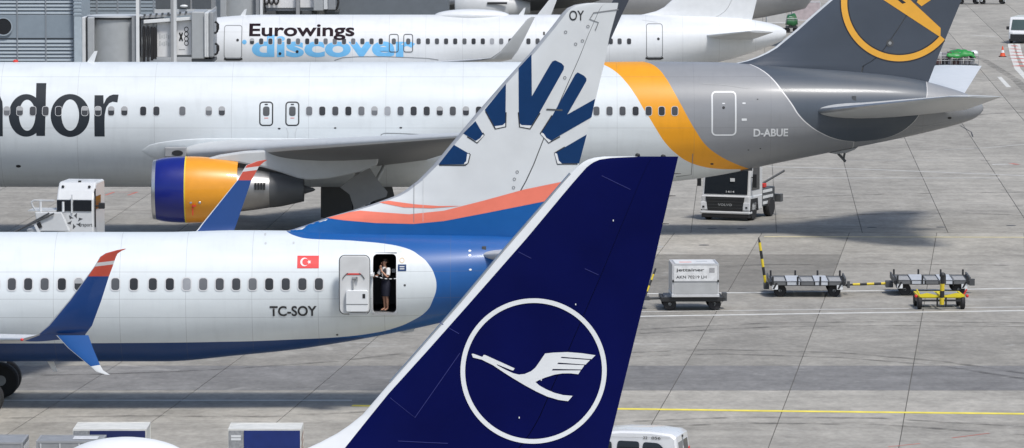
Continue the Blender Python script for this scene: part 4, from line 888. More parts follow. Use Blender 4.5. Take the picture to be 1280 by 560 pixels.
for s in (-1, 1):
    ec5 = Vector((x5+1.5, Y5+s*9.3, za+1.7))
    e5 = MB().lathe([(0, 1.1), (.12, 1.22), (1, 1.4), (2.6, 1.36), (4.0, 1.1), (4.0, .9), (5.6, .45)], ec5, 'x', 30).build('engine', LGREY, jet5, True, world=True)
    MB().box(ec5.x+1, ec5.x+6, ec5.y-.2, ec5.y+.2, ec5.z+.9, ec5.z+1.4).build('engine_pylon', LGREY, jet5, world=True, bevel=.05)
    MB().box(W(610, 0, Y5).x, W(634, 0, Y5).x, ec5.y-1.45, ec5.y-1.30, ec5.z+.3, ec5.z+.45).build('vent_slot', INK, e5, world=True)
    wheel_set(jet5, 3.0, Y5+s*5, .68, .45, 2, 1.3, 4)
    wing('stabiliser', [((W(965, 0, Y5).x, Y5+s*.8, za+3.9), (W(1060, 0, Y5).x, Y5+s*.8, za+3.9), (0, 0, 1), .1), ((W(965, 0, Y5).x+6, Y5+s*9.7, za+4.8), (W(965, 0, Y5).x+8.4, Y5+s*9.7, za+4.8), (0, 0, 1), .1)], PB, jet5)
strip(F5, [(528, 18), (540, 10), (556, 3), (575, -3)], .09, 'panel_seam', MGREY, jet5)
N5 = Fin([(880, -66), (920, -75), (1010, -190), (1016, -195)], [(1052, -196), (1005, -60)], Y5, .09)
N5.build('fin', WHITE, jet5, W(900, -60, Y5).z, W(1030, -195, Y5).z, lambda z: 0, lambda z: 1.0)
wheel_set(jet5, -28, Y5, .5, .3, 2, .7, 3)

# ------------------------------------------------------------------ dark blue fin with the crane in the foreground
Y1 = 100.0
jet1 = thing('passenger_jet', 'nearest jet, dark blue fin with white circled crane and white leading edge', 'airplane', (-6, Y1, 0))
zt1 = 5.95
st = [(-27.5, 3.7, 3.5, .05), (-26.5, 4.7, 2.6, .9), (-24.5, 5.5, 2.0, 1.6), (-21.5, zt1, 1.81, 1.975), (-6.0, zt1, 1.81, 1.975), (-3.5, zt1-.03, 2.1, 1.93), (-.5, zt1-.12, 2.8, 1.7), (2, zt1-.28, 3.5, 1.25), (4.2, zt1-.7, 4.3, .6), (5.0, zt1-1.0, 4.7, .2)]
F1 = Fus(st, Y1)
F1.build('fuselage', fus_mat('jet_paint_white', (.71, .73, .75), [], -6, 2.13), jet1, sorted(set([-27.5, -27.2, -26.8] + frange(-26.5, -21.5, 12) + frange(-21.5, -6, 10) + frange(-6, 5, 24))))
le1 = [(190, 598), (240, 591), (300, 582), (340, 574), (380, 562), (400, 553), (421, 542), (436, 532), (453.5, 518), (471, 497.5), (480, 487), (503, 461), (526, 435), (576, 378), (629, 314), (683, 251.5), (703, 228), (713, 217), (722, 208), (729, 202.5), (735, 199.4), (743, 197), (754, 195.6), (770, 195.2)]
te1 = [(848, 195.2), (826, 291), (815, 340), (806, 373), (792, 430), (764, 544), (750, 600)]
N1 = Fin(le1, te1, Y1, .10)
pb1 = [(360, 620), (395, 598), (430, 560), (486, 491), (534, 438), (586, 379.5), (658, 297.5), (711, 234), (724, 219), (733, 209), (740, 203.3), (748, 199.6), (757, 197.6), (772, 196.3), (800, 195.5)]
pbx = lin(sorted((W(a, b, Y1).z, W(a, b, Y1).x) for a, b in pb1))
z0, z1 = W(300, 597, Y1).z, W(780, 195.6, Y1).z
ub = lambda z: min(.8, max(.01, (pbx(z)-N1.le(z))/N1.c(z)))
uh = lambda z: .885 if ub(z) > .6 else .70
CB = M('deep_blue_paint', (.0020, .0040, .060), .3, coat=0.0, var=.16, scale=.7, spec=.07)
LEW = M('leading_edge_gloss_white', (.74, .76, .77), .35, coat=.1, var=.03)
N1.build('fin_leading_edge', LEW, jet1, z0, z1, lambda z: 0.0, ub, rows=120)
uhz = lambda z: max(.70, ub(z)+.02)
N1.build('fin', CB, jet1, z0, z1, ub, lambda z: uhz(z)-.0018, n=18, rows=120)
N1.build('rudder', CB, jet1, z0, z1, lambda z: uhz(z)+.0018, lambda z: 1.0, n=8, rows=120)
Fin(le1, te1, Y1, .088).build('hinge_spar', M('hinge_dark', (.002, .003, .02), .6, spec=.05), jet1, z0, W(780, 199, Y1).z, lambda z: uhz(z)-.012, lambda z: uhz(z)+.012, n=3, rows=60)
# metal erosion strip down the front
for k in range(3):
    pass
es = [(712, 216), (683, 249.5), (629, 311.5), (576, 375), (526, 432.5), (487, 477)]
MB().tube([W(a+1.0, b+1.0, Y1) for a, b in es], .032, 10).build('erosion_strip', METAL, jet1, True, world=True)
cc = W(667, 462.6, Y1); S1 = 64.2
decal('emblem_ring', [circ(cc.x, cc.z, 91.4/S1, 96), circ(cc.x, cc.z, 85.6/S1, 96)], N1.y, LEW, jet1, .012, .3, .25)
crane = [(55,226),(62,226),(92,237),(97,230),(102,230),(205,277),(201,284),(196,284),(142,262),(146,267),(172,281),(200,294),(220,299),(240,297),(262,288),(277,276),(290,258),(302,240),(312,226),(340,223),(390,221.5),(440,226),(488,233.5),(474,247),(369,238),(366,242),(469,250),(453,266),(358,258),(354,263),(449,268),(439,283),(339,280),(335,285.5),(436,286),(428,299.5),(400,296),(372,296),(345,300),(312,310),(290,319),(278,325.5),(292,338),(315,351),(345,364),(375,372),(408,375),(392,393.5),(360,389),(320,377),(280,358),(240,336),(205,315),(170,293),(130,266),(90,246),(60,239)]
decal('emblem_crane', [N1.xz([(570+a/2.8, 360+b/2.8) for a, b in crane])], N1.y, LEW, jet1, .014, .3, .25)
for px, py in ((719.5, 379.5), (649, 520.5), (676.5, 473.5), (766.5, 275)):
    q = N1.xz([(px, py)])[0]; decal('static_port', [rrect(q[0]-.009, q[0]+.009, q[1]-.018, q[1]+.018, .008)], N1.y, LEW, jet1, .018)
SB = M('seam_blue', (.02, .025, .16), .4)
for pts in ([(752, 219), (788, 236.5)], [(648, 314), (664, 322)], [(731, 335), (748, 343)], [(548, 402), (574, 416)], [(498, 549), (560, 552)], [(488, 496), (519, 520), (575, 440)]):
    strip(N1, pts, .012, 'panel_seam', SB, jet1, .008, .3)
for px, py in ((797, 194), (829, 195.5)): MB().ball(W(px, py, Y1), (.05, .02, .04)).build('discharge_wick', INK, jet1, True, world=True)
for t in (.06, .14, .24): p = W(848-84*t, 196+348*t, Y1); MB().rod(p, p+Vector((.13, 0, .0)), .014, .006, 6).build('discharge_wick', INK, jet1, world=True)
dome = MB().ball((W(158, 560, Y1).x, Y1, zt1-.03), (1.28, .62, .53), 36, 20).build('aerial_dome', LEW, jet1, True, world=True)
for s in (-1, 1):
    wing('stabiliser', [((-.6, Y1+s*.7, 4.75), (2.9, Y1+s*.7, 4.75), (0, 0, 1), .1), ((2.6, Y1+s*6.2, 5.3), (4.1, Y1+s*6.2, 5.3), (0, 0, 1), .1)], LGREY, jet1)
    wing('wing', [((-16.5, Y1+s*1.5, 2.6), (-9.8, Y1+s*1.5, 2.5), (0, 0, 1), .13), ((-7.6, Y1+s*17, 4.0), (-6.0, Y1+s*17, 4.0), (0, 0, 1), .1)], WT, jet1)
    wheel_set(jet1, -10.2, Y1+s*3.8, .58, .4, 2, .9, 2.6)
    MB().lathe([(0, .9), (.1, 1.0), (.9, 1.12), (2.2, 1.05), (3.4, .8), (4.4, .4)], (-17.5, Y1+s*5.75, 1.75), 'x', 30).build('engine', WHITE, jet1, True, world=True)
    MB().box(-16.2, -12.2, Y1+s*5.75-.12, Y1+s*5.75+.12, 2.4, 3.15).build('engine_pylon', WHITE, jet1, world=True)
wheel_set(jet1, -22.6, Y1, .38, .22, 2, .5, 2.4)

# ------------------------------------------------------------------ terminal wall and boarding bridges
PNL = M('wall_panel_blue_grey', (.235, .285, .33), .5, metal=.0, var=.05); SLT = M('louvre_blade', (.30, .355, .40), .5, metal=.0, var=.05); MUL = M('mullion', (.24, .27, .30), .45); SHD = M('louvre_shadow', (.13, .15, .17), .7)
YTm = 317.0
term = thing('terminal_building', 'blue grey metal clad terminal wall with louvres and a round window', 'building', (W(40, 40, YTm).x, YTm, 0))
zs = lambda py: W(50, py, YTm).z
xw = lambda px: W(px, 40, YTm).x
xL, xR, zTop = xw(-60), xw(93), zs(-60)
MB().box(xL, xR, YTm, YTm+18, 0, zTop).build('wall', SHD, term, world=True)
cols = [-60, -14, 21.8, 57.5, 92.5]
sl_me = None
for a, b in zip(cols[:-1], cols[1:]):
    MB().box(xw(a+.6), xw(b-.6), YTm-.10, YTm-.003, zs(47.5), zs(18.2)).build('wall_panel', PNL, term, world=True, bevel=.015)
    MB().box(xw(a+.6), xw(b-.6), YTm-.10, YTm-.003, 0, zs(108)).build('wall_panel', PNL, term, world=True, bevel=.015)
    for py in [17.2-4.55*k for k in range(17)] + [53.2+4.55*k for k in range(12)]:
        z = zs(py); mb = MB()
        mb.add([(xw(a+.6), YTm-.11, z), (xw(b-.6), YTm-.11, z), (xw(b-.6), YTm-.05, z+.012), (xw(a+.6), YTm-.05, z+.012), (xw(a+.6), YTm-.02, z+.185), (xw(b-.6), YTm-.02, z+.185), (xw(b-.6), YTm-.003, z+.185), (xw(a+.6), YTm-.003, z+.185)],
               [(0,1,5,4), (1,2,6,5), (2,3,7,6), (3,0,4,7), (4,5,6,7), (0,3,2,1)]); mb.build('louvre_blade', SLT, term, world=True)
for a in cols[1:]: MB().box(xw(a-.7), xw(a+.7), YTm-.14, YTm-.004, 0, zTop).build('mullion', MUL, term, world=True)
q = W(4.5, 33, YTm); fr = MB().lathe([(-.16, .58), (-.16, .50), (-.04, .50)], (q.x, YTm-.06, q.z), 'y', 40, False).build('window', SLT, term, True, world=True)
MB().lathe([(-.13, .505), (-.11, .505)], (q.x, YTm-.06, q.z), 'y', 40).build('pane', GLASS, fr, world=True)
MB().box(xw(93.2), xw(103), YTm-.55, YTm+6, 0, zTop).build('corner_pillar', M('pillar_pale', (.40, .47, .52), .45, metal=.0), term, world=True, bevel=.05)
for py in [19-4.6*k for k in range(14)]: MB().box(xw(93.1)-.01, xw(103)+.02, YTm-.58, YTm-.551, zs(py), zs(py)+.10).build('corner_band', SLT, term, world=True)
YR = YTm+9
xr_ = lambda px: W(px, 10, YR).x; zr_ = lambda py: W(150, py, YR).z
MB().box(xw(103), xr_(560), YR+.2, YR+8, 0, zr_(-60)).build('recessed_wall', SHD, term, world=True)
rc = [100, 121, 147, 175, 192, 220, 250, 280]
for a, b in zip(rc[:-1], rc[1:]):
    MB().box(xr_(a)-.05, xr_(a)+.05, YR-.0, YR+.19, 0, zr_(-60)).build('mullion', MUL, term, world=True)
    for py in [22-4.4*k for k in range(14)]: MB().box(xr_(a+.5), xr_(b-.5), YR+.02, YR+.18, zr_(py), zr_(py)+.17).build('louvre_blade', SLT, term, world=True)

def bridge(name, label, Yb, shift, pa):
    """boarding bridge: rotunda drum, posts, tunnel with side panels, cab"""
    k = lambda px, py: W(px, py, Yb) + Vector((0, 0, 0))
    X = lambda px: W(px, 40, Yb).x; Z = lambda py: W(140, py, Yb).z
    t = thing(name, label, 'boarding bridge', (X(145+shift), Yb, 0))
    BG = M('bridge_grey', (.40, .42, .43), .45, metal=.2, var=.05); BD = M('bridge_dark_grey', (.27, .285, .30), .45, var=.05); BP = M('bridge_pale', (.60, .62, .63), .4)
    return t, X, Z, BG, BD, BP
br1, X, Z, BG, BD, BP = bridge('boarding_bridge', 'grey boarding bridge with drum, hanging black cables and white side panels', 293.0, 0, None)
Yb = 293.0
MB().lathe([(0, 1.55), (Z(24), 1.55)], (X(144), Yb+1.0, 0), 'z', 48).build('rotunda', BG, br1, True, world=True)
MB().lathe([(Z(24)+.0, 1.64), (Z(22.4), 1.66), (Z(21.8), 1.66)], (X(144), Yb+1.0, 0), 'z', 48).build('rotunda_rim', INK, br1, True, world=True)
MB().lathe([(Z(21.7), 1.68), (Z(19.8), 1.68), (Z(19.2), 1.0)], (X(144), Yb+1.0, 0), 'z', 48).build('rotunda_roof', LGREY, br1, True, world=True)
MB().box(X(103.5), X(108), Yb-.6, Yb+1, 0, Z(21)).build('drum_post', BP, br1, world=True, bevel=.03)
MB().box(X(110.5), X(119), Yb-.7, Yb+1, 0, Z(21)).build('drum_post', BG, br1, world=True, bevel=.05)
MB().rod((X(109.3), Yb-.5, 0), (X(109.3), Yb-.5, Z(21)), .045).build('drain_pipe', DGREY, br1, world=True)
MB().box(X(171.5), X(175.5), Yb-.9, Yb-.7, 0, Z(-20)).build('mast', WHITE, br1, world=True)
MB().box(X(166), X(171.3), Yb-.75, Yb-.4, 0, Z(19)).build('mast', BD, br1, world=True)
# tunnel
MB().box(X(176), X(240), Yb+.1, Yb+2.4, Z(71.5), Z(24.5)).build('tunnel', BD, br1, world=True)
MB().prism([(X(176), Z(20)), (X(241), Z(16)), (X(241), Z(18.6)), (X(176), Z(23))], Yb-.1, Yb+2.5).build('tunnel_roof', MGREY, br1, world=True)
MB().prism([(X(180), Z(24.6)), (X(244), Z(20.4)), (X(244), Z(24.4)), (X(180), Z(29.2))], Yb-.35, Yb-.1).build('roof_beam', WHITE, br1, world=True, bevel=.02)
ADP = M('panel_white_print', (.70, .71, .72), .4)
MB().box(X(196.5), X(213.6), Yb-.02, Yb+.09, Z(71), Z(28)).build('side_panel', ADP, br1, world=True)
MB().box(X(221), X(239), Yb-.02, Yb+.09, Z(68.5), Z(26)).build('side_panel', ADP, br1, world=True)
for r_, (za_, zb_) in enumerate(((42, 48.5), (51, 57.5))):
    for k_ in range(5): MB().box(X(199+2.7*k_), X(200.8+2.7*k_), Yb-.03, Yb-.021, Z(zb_-(k_ % 2)), Z(za_+(k_*2 % 3))).build('panel_print', LGREY, br1, world=True)
yp = lambda x, z: Yb-.021
for cz in (36.5, 42.5, 48.5, 54): decal('panel_print', [circ(X(233), Z(cz), .13, 20, .15), circ(X(233), Z(cz), .09, 20, .10)], yp, INK, br1, .006)
for d in (-1, 1): MB().add([(X(223.5), Yb-.03, Z(46+d*4.5)), (X(225), Yb-.03, Z(46+d*6)), (X(229), Yb-.03, Z(46-d*4.5)), (X(227.5), Yb-.03, Z(46-d*6))], [(0, 1, 2, 3)]).build('panel_print', INK, br1, world=True)
MB().box(X(223.5), X(231), Yb-.03, Yb-.021, Z(62.4), Z(61.4)).build('panel_print', MGREY, br1, world=True)
MB().box(X(214), X(217.7), Yb-.45, Yb-.1, 0, Z(-20)).build('support_column', MGREY, br1, world=True); MB().box(X(217.7), X(221.3), Yb-.45, Yb-.1, 0, Z(-20)).build('support_column', BP, br1, world=True)
MB().box(X(240), X(256.5), Yb-.6, Yb+2.7, Z(73), Z(14)).build('cab', BG, br1, world=True, bevel=.06)
MB().box(X(256.6), X(262), Yb-.7, Yb+2.7, Z(71), Z(15)).build('cab_curtain', BP, br1, world=True, bevel=.04)
MB().box(X(262.1), X(268), Yb-.8, Yb+2.6, Z(71), Z(14)).build('cab_canopy', BD, br1, world=True, bevel=.08)
for qx in (257.2, 259.4): MB().rod((X(qx), Yb-.72, Z(70)), (X(qx), Yb-.72, Z(16)), .035).build('cab_rail', WHITE, br1, world=True)
MB().box(X(240), X(268), Yb-.5, Yb+2.5, Z(77), Z(73.3)).build('cab_floor', DGREY, br1, world=True)
for qx in (245, 262): MB().rod((X(qx), Yb+.8, 0), (X(qx), Yb+.8, Z(76.8)), .22).build('drive_leg', MGREY, br1, world=True)
for qx in range(0, 8): MB().box(X(180+7.4*qx), X(182+7.4*qx), Yb-.3, Yb+.3, Z(19.6-.5*qx), Z(17.6-.5*qx)).build('roof_fitting', DGREY, br1, world=True)
for i, (c0, w_) in enumerate(((180.6, 2.2), (185.6, 2.4), (190.4, 2.0), (194.2, 2.6), (192.4, 3.6))):
    zz = [78 - i*1.4, 52, 36 + i*.5, 31 + (i % 2)]
    pts = [(X(c0-w_/2), Yb-.35, Z(zz[0])), (X(c0-w_/2+.5), Yb-.38, Z(zz[1])), (X(c0-w_/2), Yb-.38, Z(zz[2]))] + [(X(c0 - w_/2*math.cos(R(t))), Yb-.38, Z(zz[2] - 4*math.sin(R(t)))) for t in (40, 90, 140)] + [(X(c0+w_/2), Yb-.38, Z(zz[2])), (X(c0+w_/2+.4), Yb-.38, Z(54)), (X(c0+w_/2-.4), Yb-.35, Z(zz[0]))]
    MB().tube(pts, .042, 8).build('hanging_cable', BLACK, br1, True, world=True)
for zc_ in (33, 60):
    MB().tube([(X(269), Yb-.4, Z(zc_-6)), (X(272), Yb-.4, Z(zc_-5)), (X(273.5), Yb-.4, Z(zc_)), (X(271.5), Yb-.4, Z(zc_+7)), (X(268.5), Yb-.4, Z(zc_+8))], .06, 8).build('cab_cable', BLACK, br1, True, world=True)
    MB().box(X(271), X(274.5), Yb-.5, Yb-.25, Z(zc_+4), Z(zc_-4)).build('cab_bumper', BLACK, br1, world=True, bevel=.05)
Yb = 325.0
br2, X, Z, BG, BD, BP = bridge('boarding_bridge', 'second boarding bridge above the white nose, partly cut off at the top', 325.0, 170, None)
MB().lathe([(0, 1.9), (Z(-30), 1.9)], (X(302), Yb+1.2, 0), 'z', 40).build('rotunda', BG, br2, True, world=True)
MB().box(X(276), X(284), Yb-.8, Yb+1, 0, Z(-30)).build('drum_post', BG, br2, world=True, bevel=.05)
MB().box(X(321), X(326), Yb-1.0, Yb-.6, 0, Z(-30)).build('drum_post', BD, br2, world=True); MB().box(X(326.3), X(329.5), Yb-1.1, Yb-.8, 0, Z(-30)).build('mast', WHITE, br2, world=True)
MB().box(X(330), X(392), Yb-.05, Yb+2.4, Z(13.5), Z(-35)).build('tunnel', BD, br2, world=True)
MB().box(X(331), X(370), Yb-.16, Yb-.06, Z(9.5), Z(-25)).build('side_panel', ADP, br2, world=True); MB().box(X(375.5), X(392), Yb-.16, Yb-.06, Z(9.2), Z(-25)).build('side_panel', ADP, br2, world=True)
MB().box(X(370.6), X(375), Yb-.5, Yb-.17, 0, Z(-30)).build('support_column', MGREY, br2, world=True)
MB().box(X(392.3), X(405), Yb-.6, Yb+2.6, Z(13), Z(-40)).build('cab', BG, br2, world=True, bevel=.05); MB().box(X(405.2), X(410), Yb-.65, Yb+2.6, Z(11), Z(-40)).build('cab_curtain', BP, br2, world=True); MB().box(X(410.2), X(420), Yb-.7, Yb+2.6, Z(12), Z(-40)).build('cab_canopy', BD, br2, world=True, bevel=.06)
MB().box(X(332), X(345), Yb-.3, Yb+2, Z(17), Z(13.6)).box(X(378), X(390), Yb-.3, Yb+2, Z(17), Z(13.6)).box(X(409), X(424), Yb-.5, Yb+2, Z(15), Z(12.3)).build('underframe', DGREY, br2, world=True)
for qx in (340, 400): MB().rod((X(qx), Yb+1, 0), (X(qx), Yb+1, Z(13)), .25).build('drive_leg', MGREY, br2, world=True)
for c0 in (334, 340, 346): MB().tube([(X(c0-3), Yb-.4, Z(-6)), (X(c0-2.5), Yb-.4, Z(3)), (X(c0), Yb-.42, Z(5.5)), (X(c0+2.5), Yb-.4, Z(2)), (X(c0+2), Yb-.4, Z(-6))], .06, 8).build('hanging_cable', BLACK, br2, True, world=True)
MB().tube([(X(422), Yb-.4, Z(-5)), (X(423.5), Yb-.4, Z(2)), (X(422), Yb-.4, Z(9)), (X(419), Yb-.4, Z(13))], .07, 8).build('cab_cable', BLACK, br2, True, world=True)
MB().rod((X(333), Yb-.3, Z(14)), (X(331), Yb-.3, Z(4)), .05).build('cab_rail', INK, br2, world=True)
# glazed link behind the first bridge
Yg = 310.0; X = lambda px: W(px, 5, Yg).x; Z = lambda py: W(220, py, Yg).z
lk = thing('link_corridor', 'dark glazed link corridor above the first boarding bridge', 'walkway', (X(228), Yg, 0))
MB().box(X(193), X(266), Yg, Yg+4, Z(17), Z(11.5)).build('floor_edge', LGREY, lk, world=True)
MB().box(X(194), X(265), Yg+.1, Yg+3.9, Z(11.4), Z(-30)).build('body', MGREY, lk, world=True)
for a, b in ((195, 213.5), (222, 238), (240.5, 264)): MB().box(X(a), X(b), Yg+.04, Yg+.098, Z(10.5), Z(-6)).build('pane', M('smoked_glass', (.10, .11, .12), .2), lk, world=True)
MB().ball((X(230), Yg-.1, Z(7.6)), (.24, .1, .09)).build('lamp_dome', WHITE, lk, True, world=True)
for qx in (198, 262): MB().box(X(qx)-.2, X(qx)+.2, Yg+1.5, Yg+2, 0, Z(17)).build('support_column', MGREY, lk, world=True)
# ------------------------------------------------------------------ ground vehicles (built in their own frame, base at z = 0)
def txt(parent, body, x0, x1, z0, z1, y, mat, name='lettering', bold=0.01, rot=0, side=None):
    """flat lettering on a face looking towards -y, or along +x when side is given"""
    o = drape(name, text_bm(body, x0, x1, z0, z1, bold, 0, rot), lambda x, z: y, mat, None, 0, world=False); o.parent = parent; return o
def road_wheel(parent, x, y, r, w=.24, rimmat=None, name='wheel'):
    s = 1 if x >= 0 else -1
    t = MB().lathe([(-w/2, r*.6), (-w/2, r*.9), (-w*.3, r), (w*.3, r), (w/2, r*.9), (w/2, r*.6)], (x, y, r), 'x', 24).build(name, BLACK, parent, True)
    MB().lathe([(-w*.46, r*.62), (-w*.36, r*.4), (w*.36, r*.4), (w*.46, r*.62)], (x, y, r), 'x', 20).build('rim', rimmat or LGREY, t, True)
    return t
def wheel_y(parent, x, y, r, w=.2, rimmat=None, name='wheel'):
    t = MB().lathe([(-w/2, r*.6), (-w/2, r*.9), (-w*.3, r), (w*.3, r), (w/2, r*.9), (w/2, r*.6)], (x, y, r), 'y', 22).build(name, BLACK, parent, True)
    MB().lathe([(-w*.5, r*.25), (-w*.46, r*.60), (w*.46, r*.60), (w*.5, r*.25)], (x, y, r), 'y', 18).build('rim', rimmat or LGREY, t, True)
    return t
def barred(parent, p0, p1, r, n=5, first=0):
    p0 = Vector(p0); p1 = Vector(p1)
    for k in range(n): MB().rod(p0.lerp(p1, k/n), p0.lerp(p1, (k+1)/n), r, r, 10).build('tow_bar', YELLOW if (k+first) % 2 == 0 else INK, parent, True)

# service truck under the orange band
p = G(907, 275.5)
tk = thing('service_truck', 'white service truck with black grille parked under the orange band', 'truck', p, R(-22))
TW = M('truck_white', (.64, .65, .66), .35, coat=.3, var=.04)
prof = [(0, 1.15), (.04, 1.3), (.22, 2.35), (.42, 2.72), (.8, 2.8), (1.75, 2.8), (1.8, 2.6), (1.8, 1.0), (0, 1.0)]
MB().prism([(a, b) for a, b in prof], -1.12, 1.12, 'x').build('cab', TW, tk, False, .05)
MB().box(-1.15, 1.15, -.06, 1.7, .42, 1.12).build('cab_base', TW, tk, False, .06)
MB().add([(-1.02, -.012, 1.18), (1.02, -.012, 1.18), (1.0, .19, 2.36), (-1.0, .19, 2.36), (-1.02, .03, 1.18), (1.02, .03, 1.18), (1.0, .23, 2.36), (-1.0, .23, 2.36)], [(0,1,2,3), (4,7,6,5), (0,4,5,1), (1,5,6,2), (2,6,7,3), (3,7,4,0)]).build('windscreen', GLASS, tk)
MB().box(.2, .42, .03, .04, 1.75, 1.9).build('sun_card', WHITE, tk)
txt(tk, '1414', .02, .42, 1.25, 1.34, -.02, WHITE, 'fleet_number')
MB().prism([(-.92, 1.06), (.92, 1.06), (.82, .42), (-.82, .42)], -.10, -.055).build('grille', INK, tk)
txt(tk, 'VOLVO', -.33, .33, .66, .76, -.105, LGREY, 'grille_lettering', .008)
for k in range(4): MB().box(-.86+.02*k, .86-.02*k, -.108, -.101, .98-.14*k, .995-.14*k).build('grille_bar', DGREY, tk)
MB().box(-1.17, 1.17, -.14, .3, .30, .42).build('bumper', TW, tk, bevel=.04); MB().box(-1.12, 1.12, -.11, .3, .12, .295).build('bumper_skirt', BLACK, tk, bevel=.03)
for s in (-1, 1):
    MB().box(s*1.0-.16, s*1.0+.16, -.10, -.061, .48, .82).build('headlight', M('lamp_glass', (.75, .77, .8), .15), tk, bevel=.03)
    MB().box(s*1.02-.05, s*1.02+.05, -.115, -.10, .56, .64).build('lamp_core', INK, tk)
    MB().add([(s*1.125, .30, 1.35), (s*1.125, 1.35, 1.35), (s*1.125, 1.35, 2.45), (s*1.125, .55, 2.45), (s*1.135, .30, 1.35), (s*1.135, 1.35, 1.35), (s*1.135, 1.35, 2.45), (s*1.135, .55, 2.45)], [(0,1,2,3), (7,6,5,4), (0,4,5,1), (1,5,6,2), (2,6,7,3), (3,7,4,0)]).build('side_window', GLASS, tk)
    MB().box(s*1.32-.09, s*1.32+.09, .12, .2, 1.5, 2.1).rod((s*1.12, .3, 1.95), (s*1.3, .18, 1.9), .025).build('mirror', INK, tk, bevel=.02)
    for yy in (.55, 3.0): road_wheel(tk, s*1.0, yy, .44, .3)
    MB().prism([(.02, .42), (.12, .98), (.98, .98), (1.1, .42), (.94, .42), (.85, .80), (.25, .80), (.16, .42)], s*1.16-.02, s*1.16+.02, 'x').build('wheel_arch', BLACK, tk)
MB().box(-.45, .45, .6, 4.0, .55, .8).build('chassis', DGREY, tk)
MB().box(-1.05, 1.05, 1.95, 3.7, .50, 1.32).build('tank_deck', DGREY, tk, bevel=.04)
for k in range(3): MB().box(1.055, 1.075, 2.0, 3.5-.12*k, .60+.26*k, .73+.26*k).build('hazard_stripe', WHITE, tk)
MB().box(-.6, .6, 2.1, 2.7, 1.33, 1.85).build('winch_box', MGREY, tk, bevel=.05); MB().box(.62, 1.0, 2.3, 2.7, 1.33, 1.52).build('lamp_box', RED, tk, bevel=.03)
MB().rod((.7, 2.4, 1.4), (1.6, 3.4, 2.05), .05).build('boom', DGREY, tk); MB().box(.7, 1.3, 3.75, 4.1, .6, .95).rod((.9, 3.9, .95), (.9, 3.9, 1.3), .05).build('rear_hitch', DGREY, tk)

# boarding stairs vehicle by the orange engine
Ys = 202.0; b0 = W(100, 280, Ys)
sv = thing('stairs_truck', 'white boarding stairs truck with star emblem left of the engine', 'truck', (b0.x, Ys, 0), R(-6))
SW = M('stairs_white', (.62, .64, .65), .38, coat=.2, var=.05)
u = lambda px: (px - 100)/31.7
v_ = lambda py: W(100, py, Ys).z
MB().prism([(-.15, v_(262)), (-.1, v_(249)), (.12, v_(239)), (.45, v_(229.6)), (.6, v_(228.4)), (2.2, v_(228.6)), (2.3, v_(236)), (2.3, .5), (-.15, .5)], u(71), u(118), 'x').build('cab', SW, sv, False, .07)
MB().box(u(92.5), u(115.8), -.19, -.152, v_(263.6), v_(249.6)).build('windscreen', GLASS, sv, bevel=.03); MB().box(u(72), u(89.5), -.19, -.152, v_(263.6), v_(249.6)).build('windscreen', GLASS, sv, bevel=.03)
MB().box(u(90.3), u(91.9), -.22, -.16, v_(266), v_(243)).build('wiper_post', SW, sv)
for a, b in ((77.5, 233.8), (110.8, 233.8)): MB().ball((u(a), .22, v_(b)), (.06, .05, .05)).build('marker_lamp', INK, sv, True)
MB().box(u(95), u(98.5), .5, .62, v_(229), v_(227)).build('roof_beacon', INK, sv)
MB().add([(u(91), .26, v_(236.3)), (u(98), .26, v_(236.3)), (u(94.5), .34, v_(233.5))], [(0, 1, 2)]).build('roof_mark', INK, sv)
st_c = (u(94.5), v_(276)); 
for k in range(6):
    a = R(60*k+15); r0, r1 = .12, .34
    pts = [(st_c[0]+r0*math.cos(a-.42), st_c[1]+r0*math.sin(a-.42)), (st_c[0]+.2*math.cos(a-.12), st_c[1]+.2*math.sin(a-.12)), (st_c[0]+r1*math.cos(a), st_c[1]+r1*math.sin(a)), (st_c[0]+.25*math.cos(a+.25), st_c[1]+.25*math.sin(a+.25)), (st_c[0]+.21*math.cos(a+.45), st_c[1]+.21*math.sin(a+.45)), (st_c[0]+.17*math.cos(a+.15), st_c[1]+.17*math.sin(a+.15))]
    o = decal('star_emblem', [pts], lambda x, z: -.156, DGREY, None, 0, world=False); o.parent = sv
txt(sv, 'Fraport', u(100), u(116.5), v_(284), v_(278), -.158, DGREY)
MB().box(u(118.2), u(118.8), .2, 1.3, v_(262), v_(246)).build('side_window', GLASS, sv); MB().box(u(118.2), u(119.2), .05, .18, v_(284), v_(236)).build('door_pillar', INK, sv)
MB().box(u(128)-.12, u(128)+.12, -.15, .0, v_(260.5), v_(253)).rod((u(119), -.05, v_(257)), (u(127), -.08, v_(257)), .03).build('mirror', INK, sv, bevel=.03)
for s in (u(74), u(116)):
    for yy in (.6, 4.2): road_wheel(sv, s, yy, .45, .3)
MB().box(u(72), u(117), .2, 5.5, .45, .9).build('chassis', DGREY, sv)
# stair flight, platform and rails at its left
MB().prism([(u(46.5), v_(264.4)), (u(80), v_(264.4)), (u(90), v_(288)), (u(50), v_(288))], -.55, -.30).build('stair_side', SW, sv, bevel=.03)
MB().box(u(36.5), u(72), -.35, 1.0, v_(263.8), v_(262.4)).build('platform', LGREY, sv)
MB().prism([(u(44), v_(277)), (u(47), v_(275.5)), (u(54), v_(290)), (u(50), v_(290))], -.6, -.56).build('hazard_edge', WHITE, sv); MB().prism([(u(48.5), v_(279)), (u(53), v_(276)), (u(56), v_(282.5)), (u(52), v_(284.5))], -.6, -.56).build('step_light', INK, sv)
MB().tube([(u(46), -.3, v_(263)), (u(42), -.3, v_(257)), (u(40.5), -.3, v_(252.5)), (u(44), -.3, v_(250.2)), (u(70), -.3, v_(250.2))], .035).build('hand_rail', LGREY, sv, True)
for a in (52.5, 81): MB().rod((u(a), -.35, v_(264)), (u(a), -.35, v_(251.5)), .05).build('rail_post', WHITE, sv)
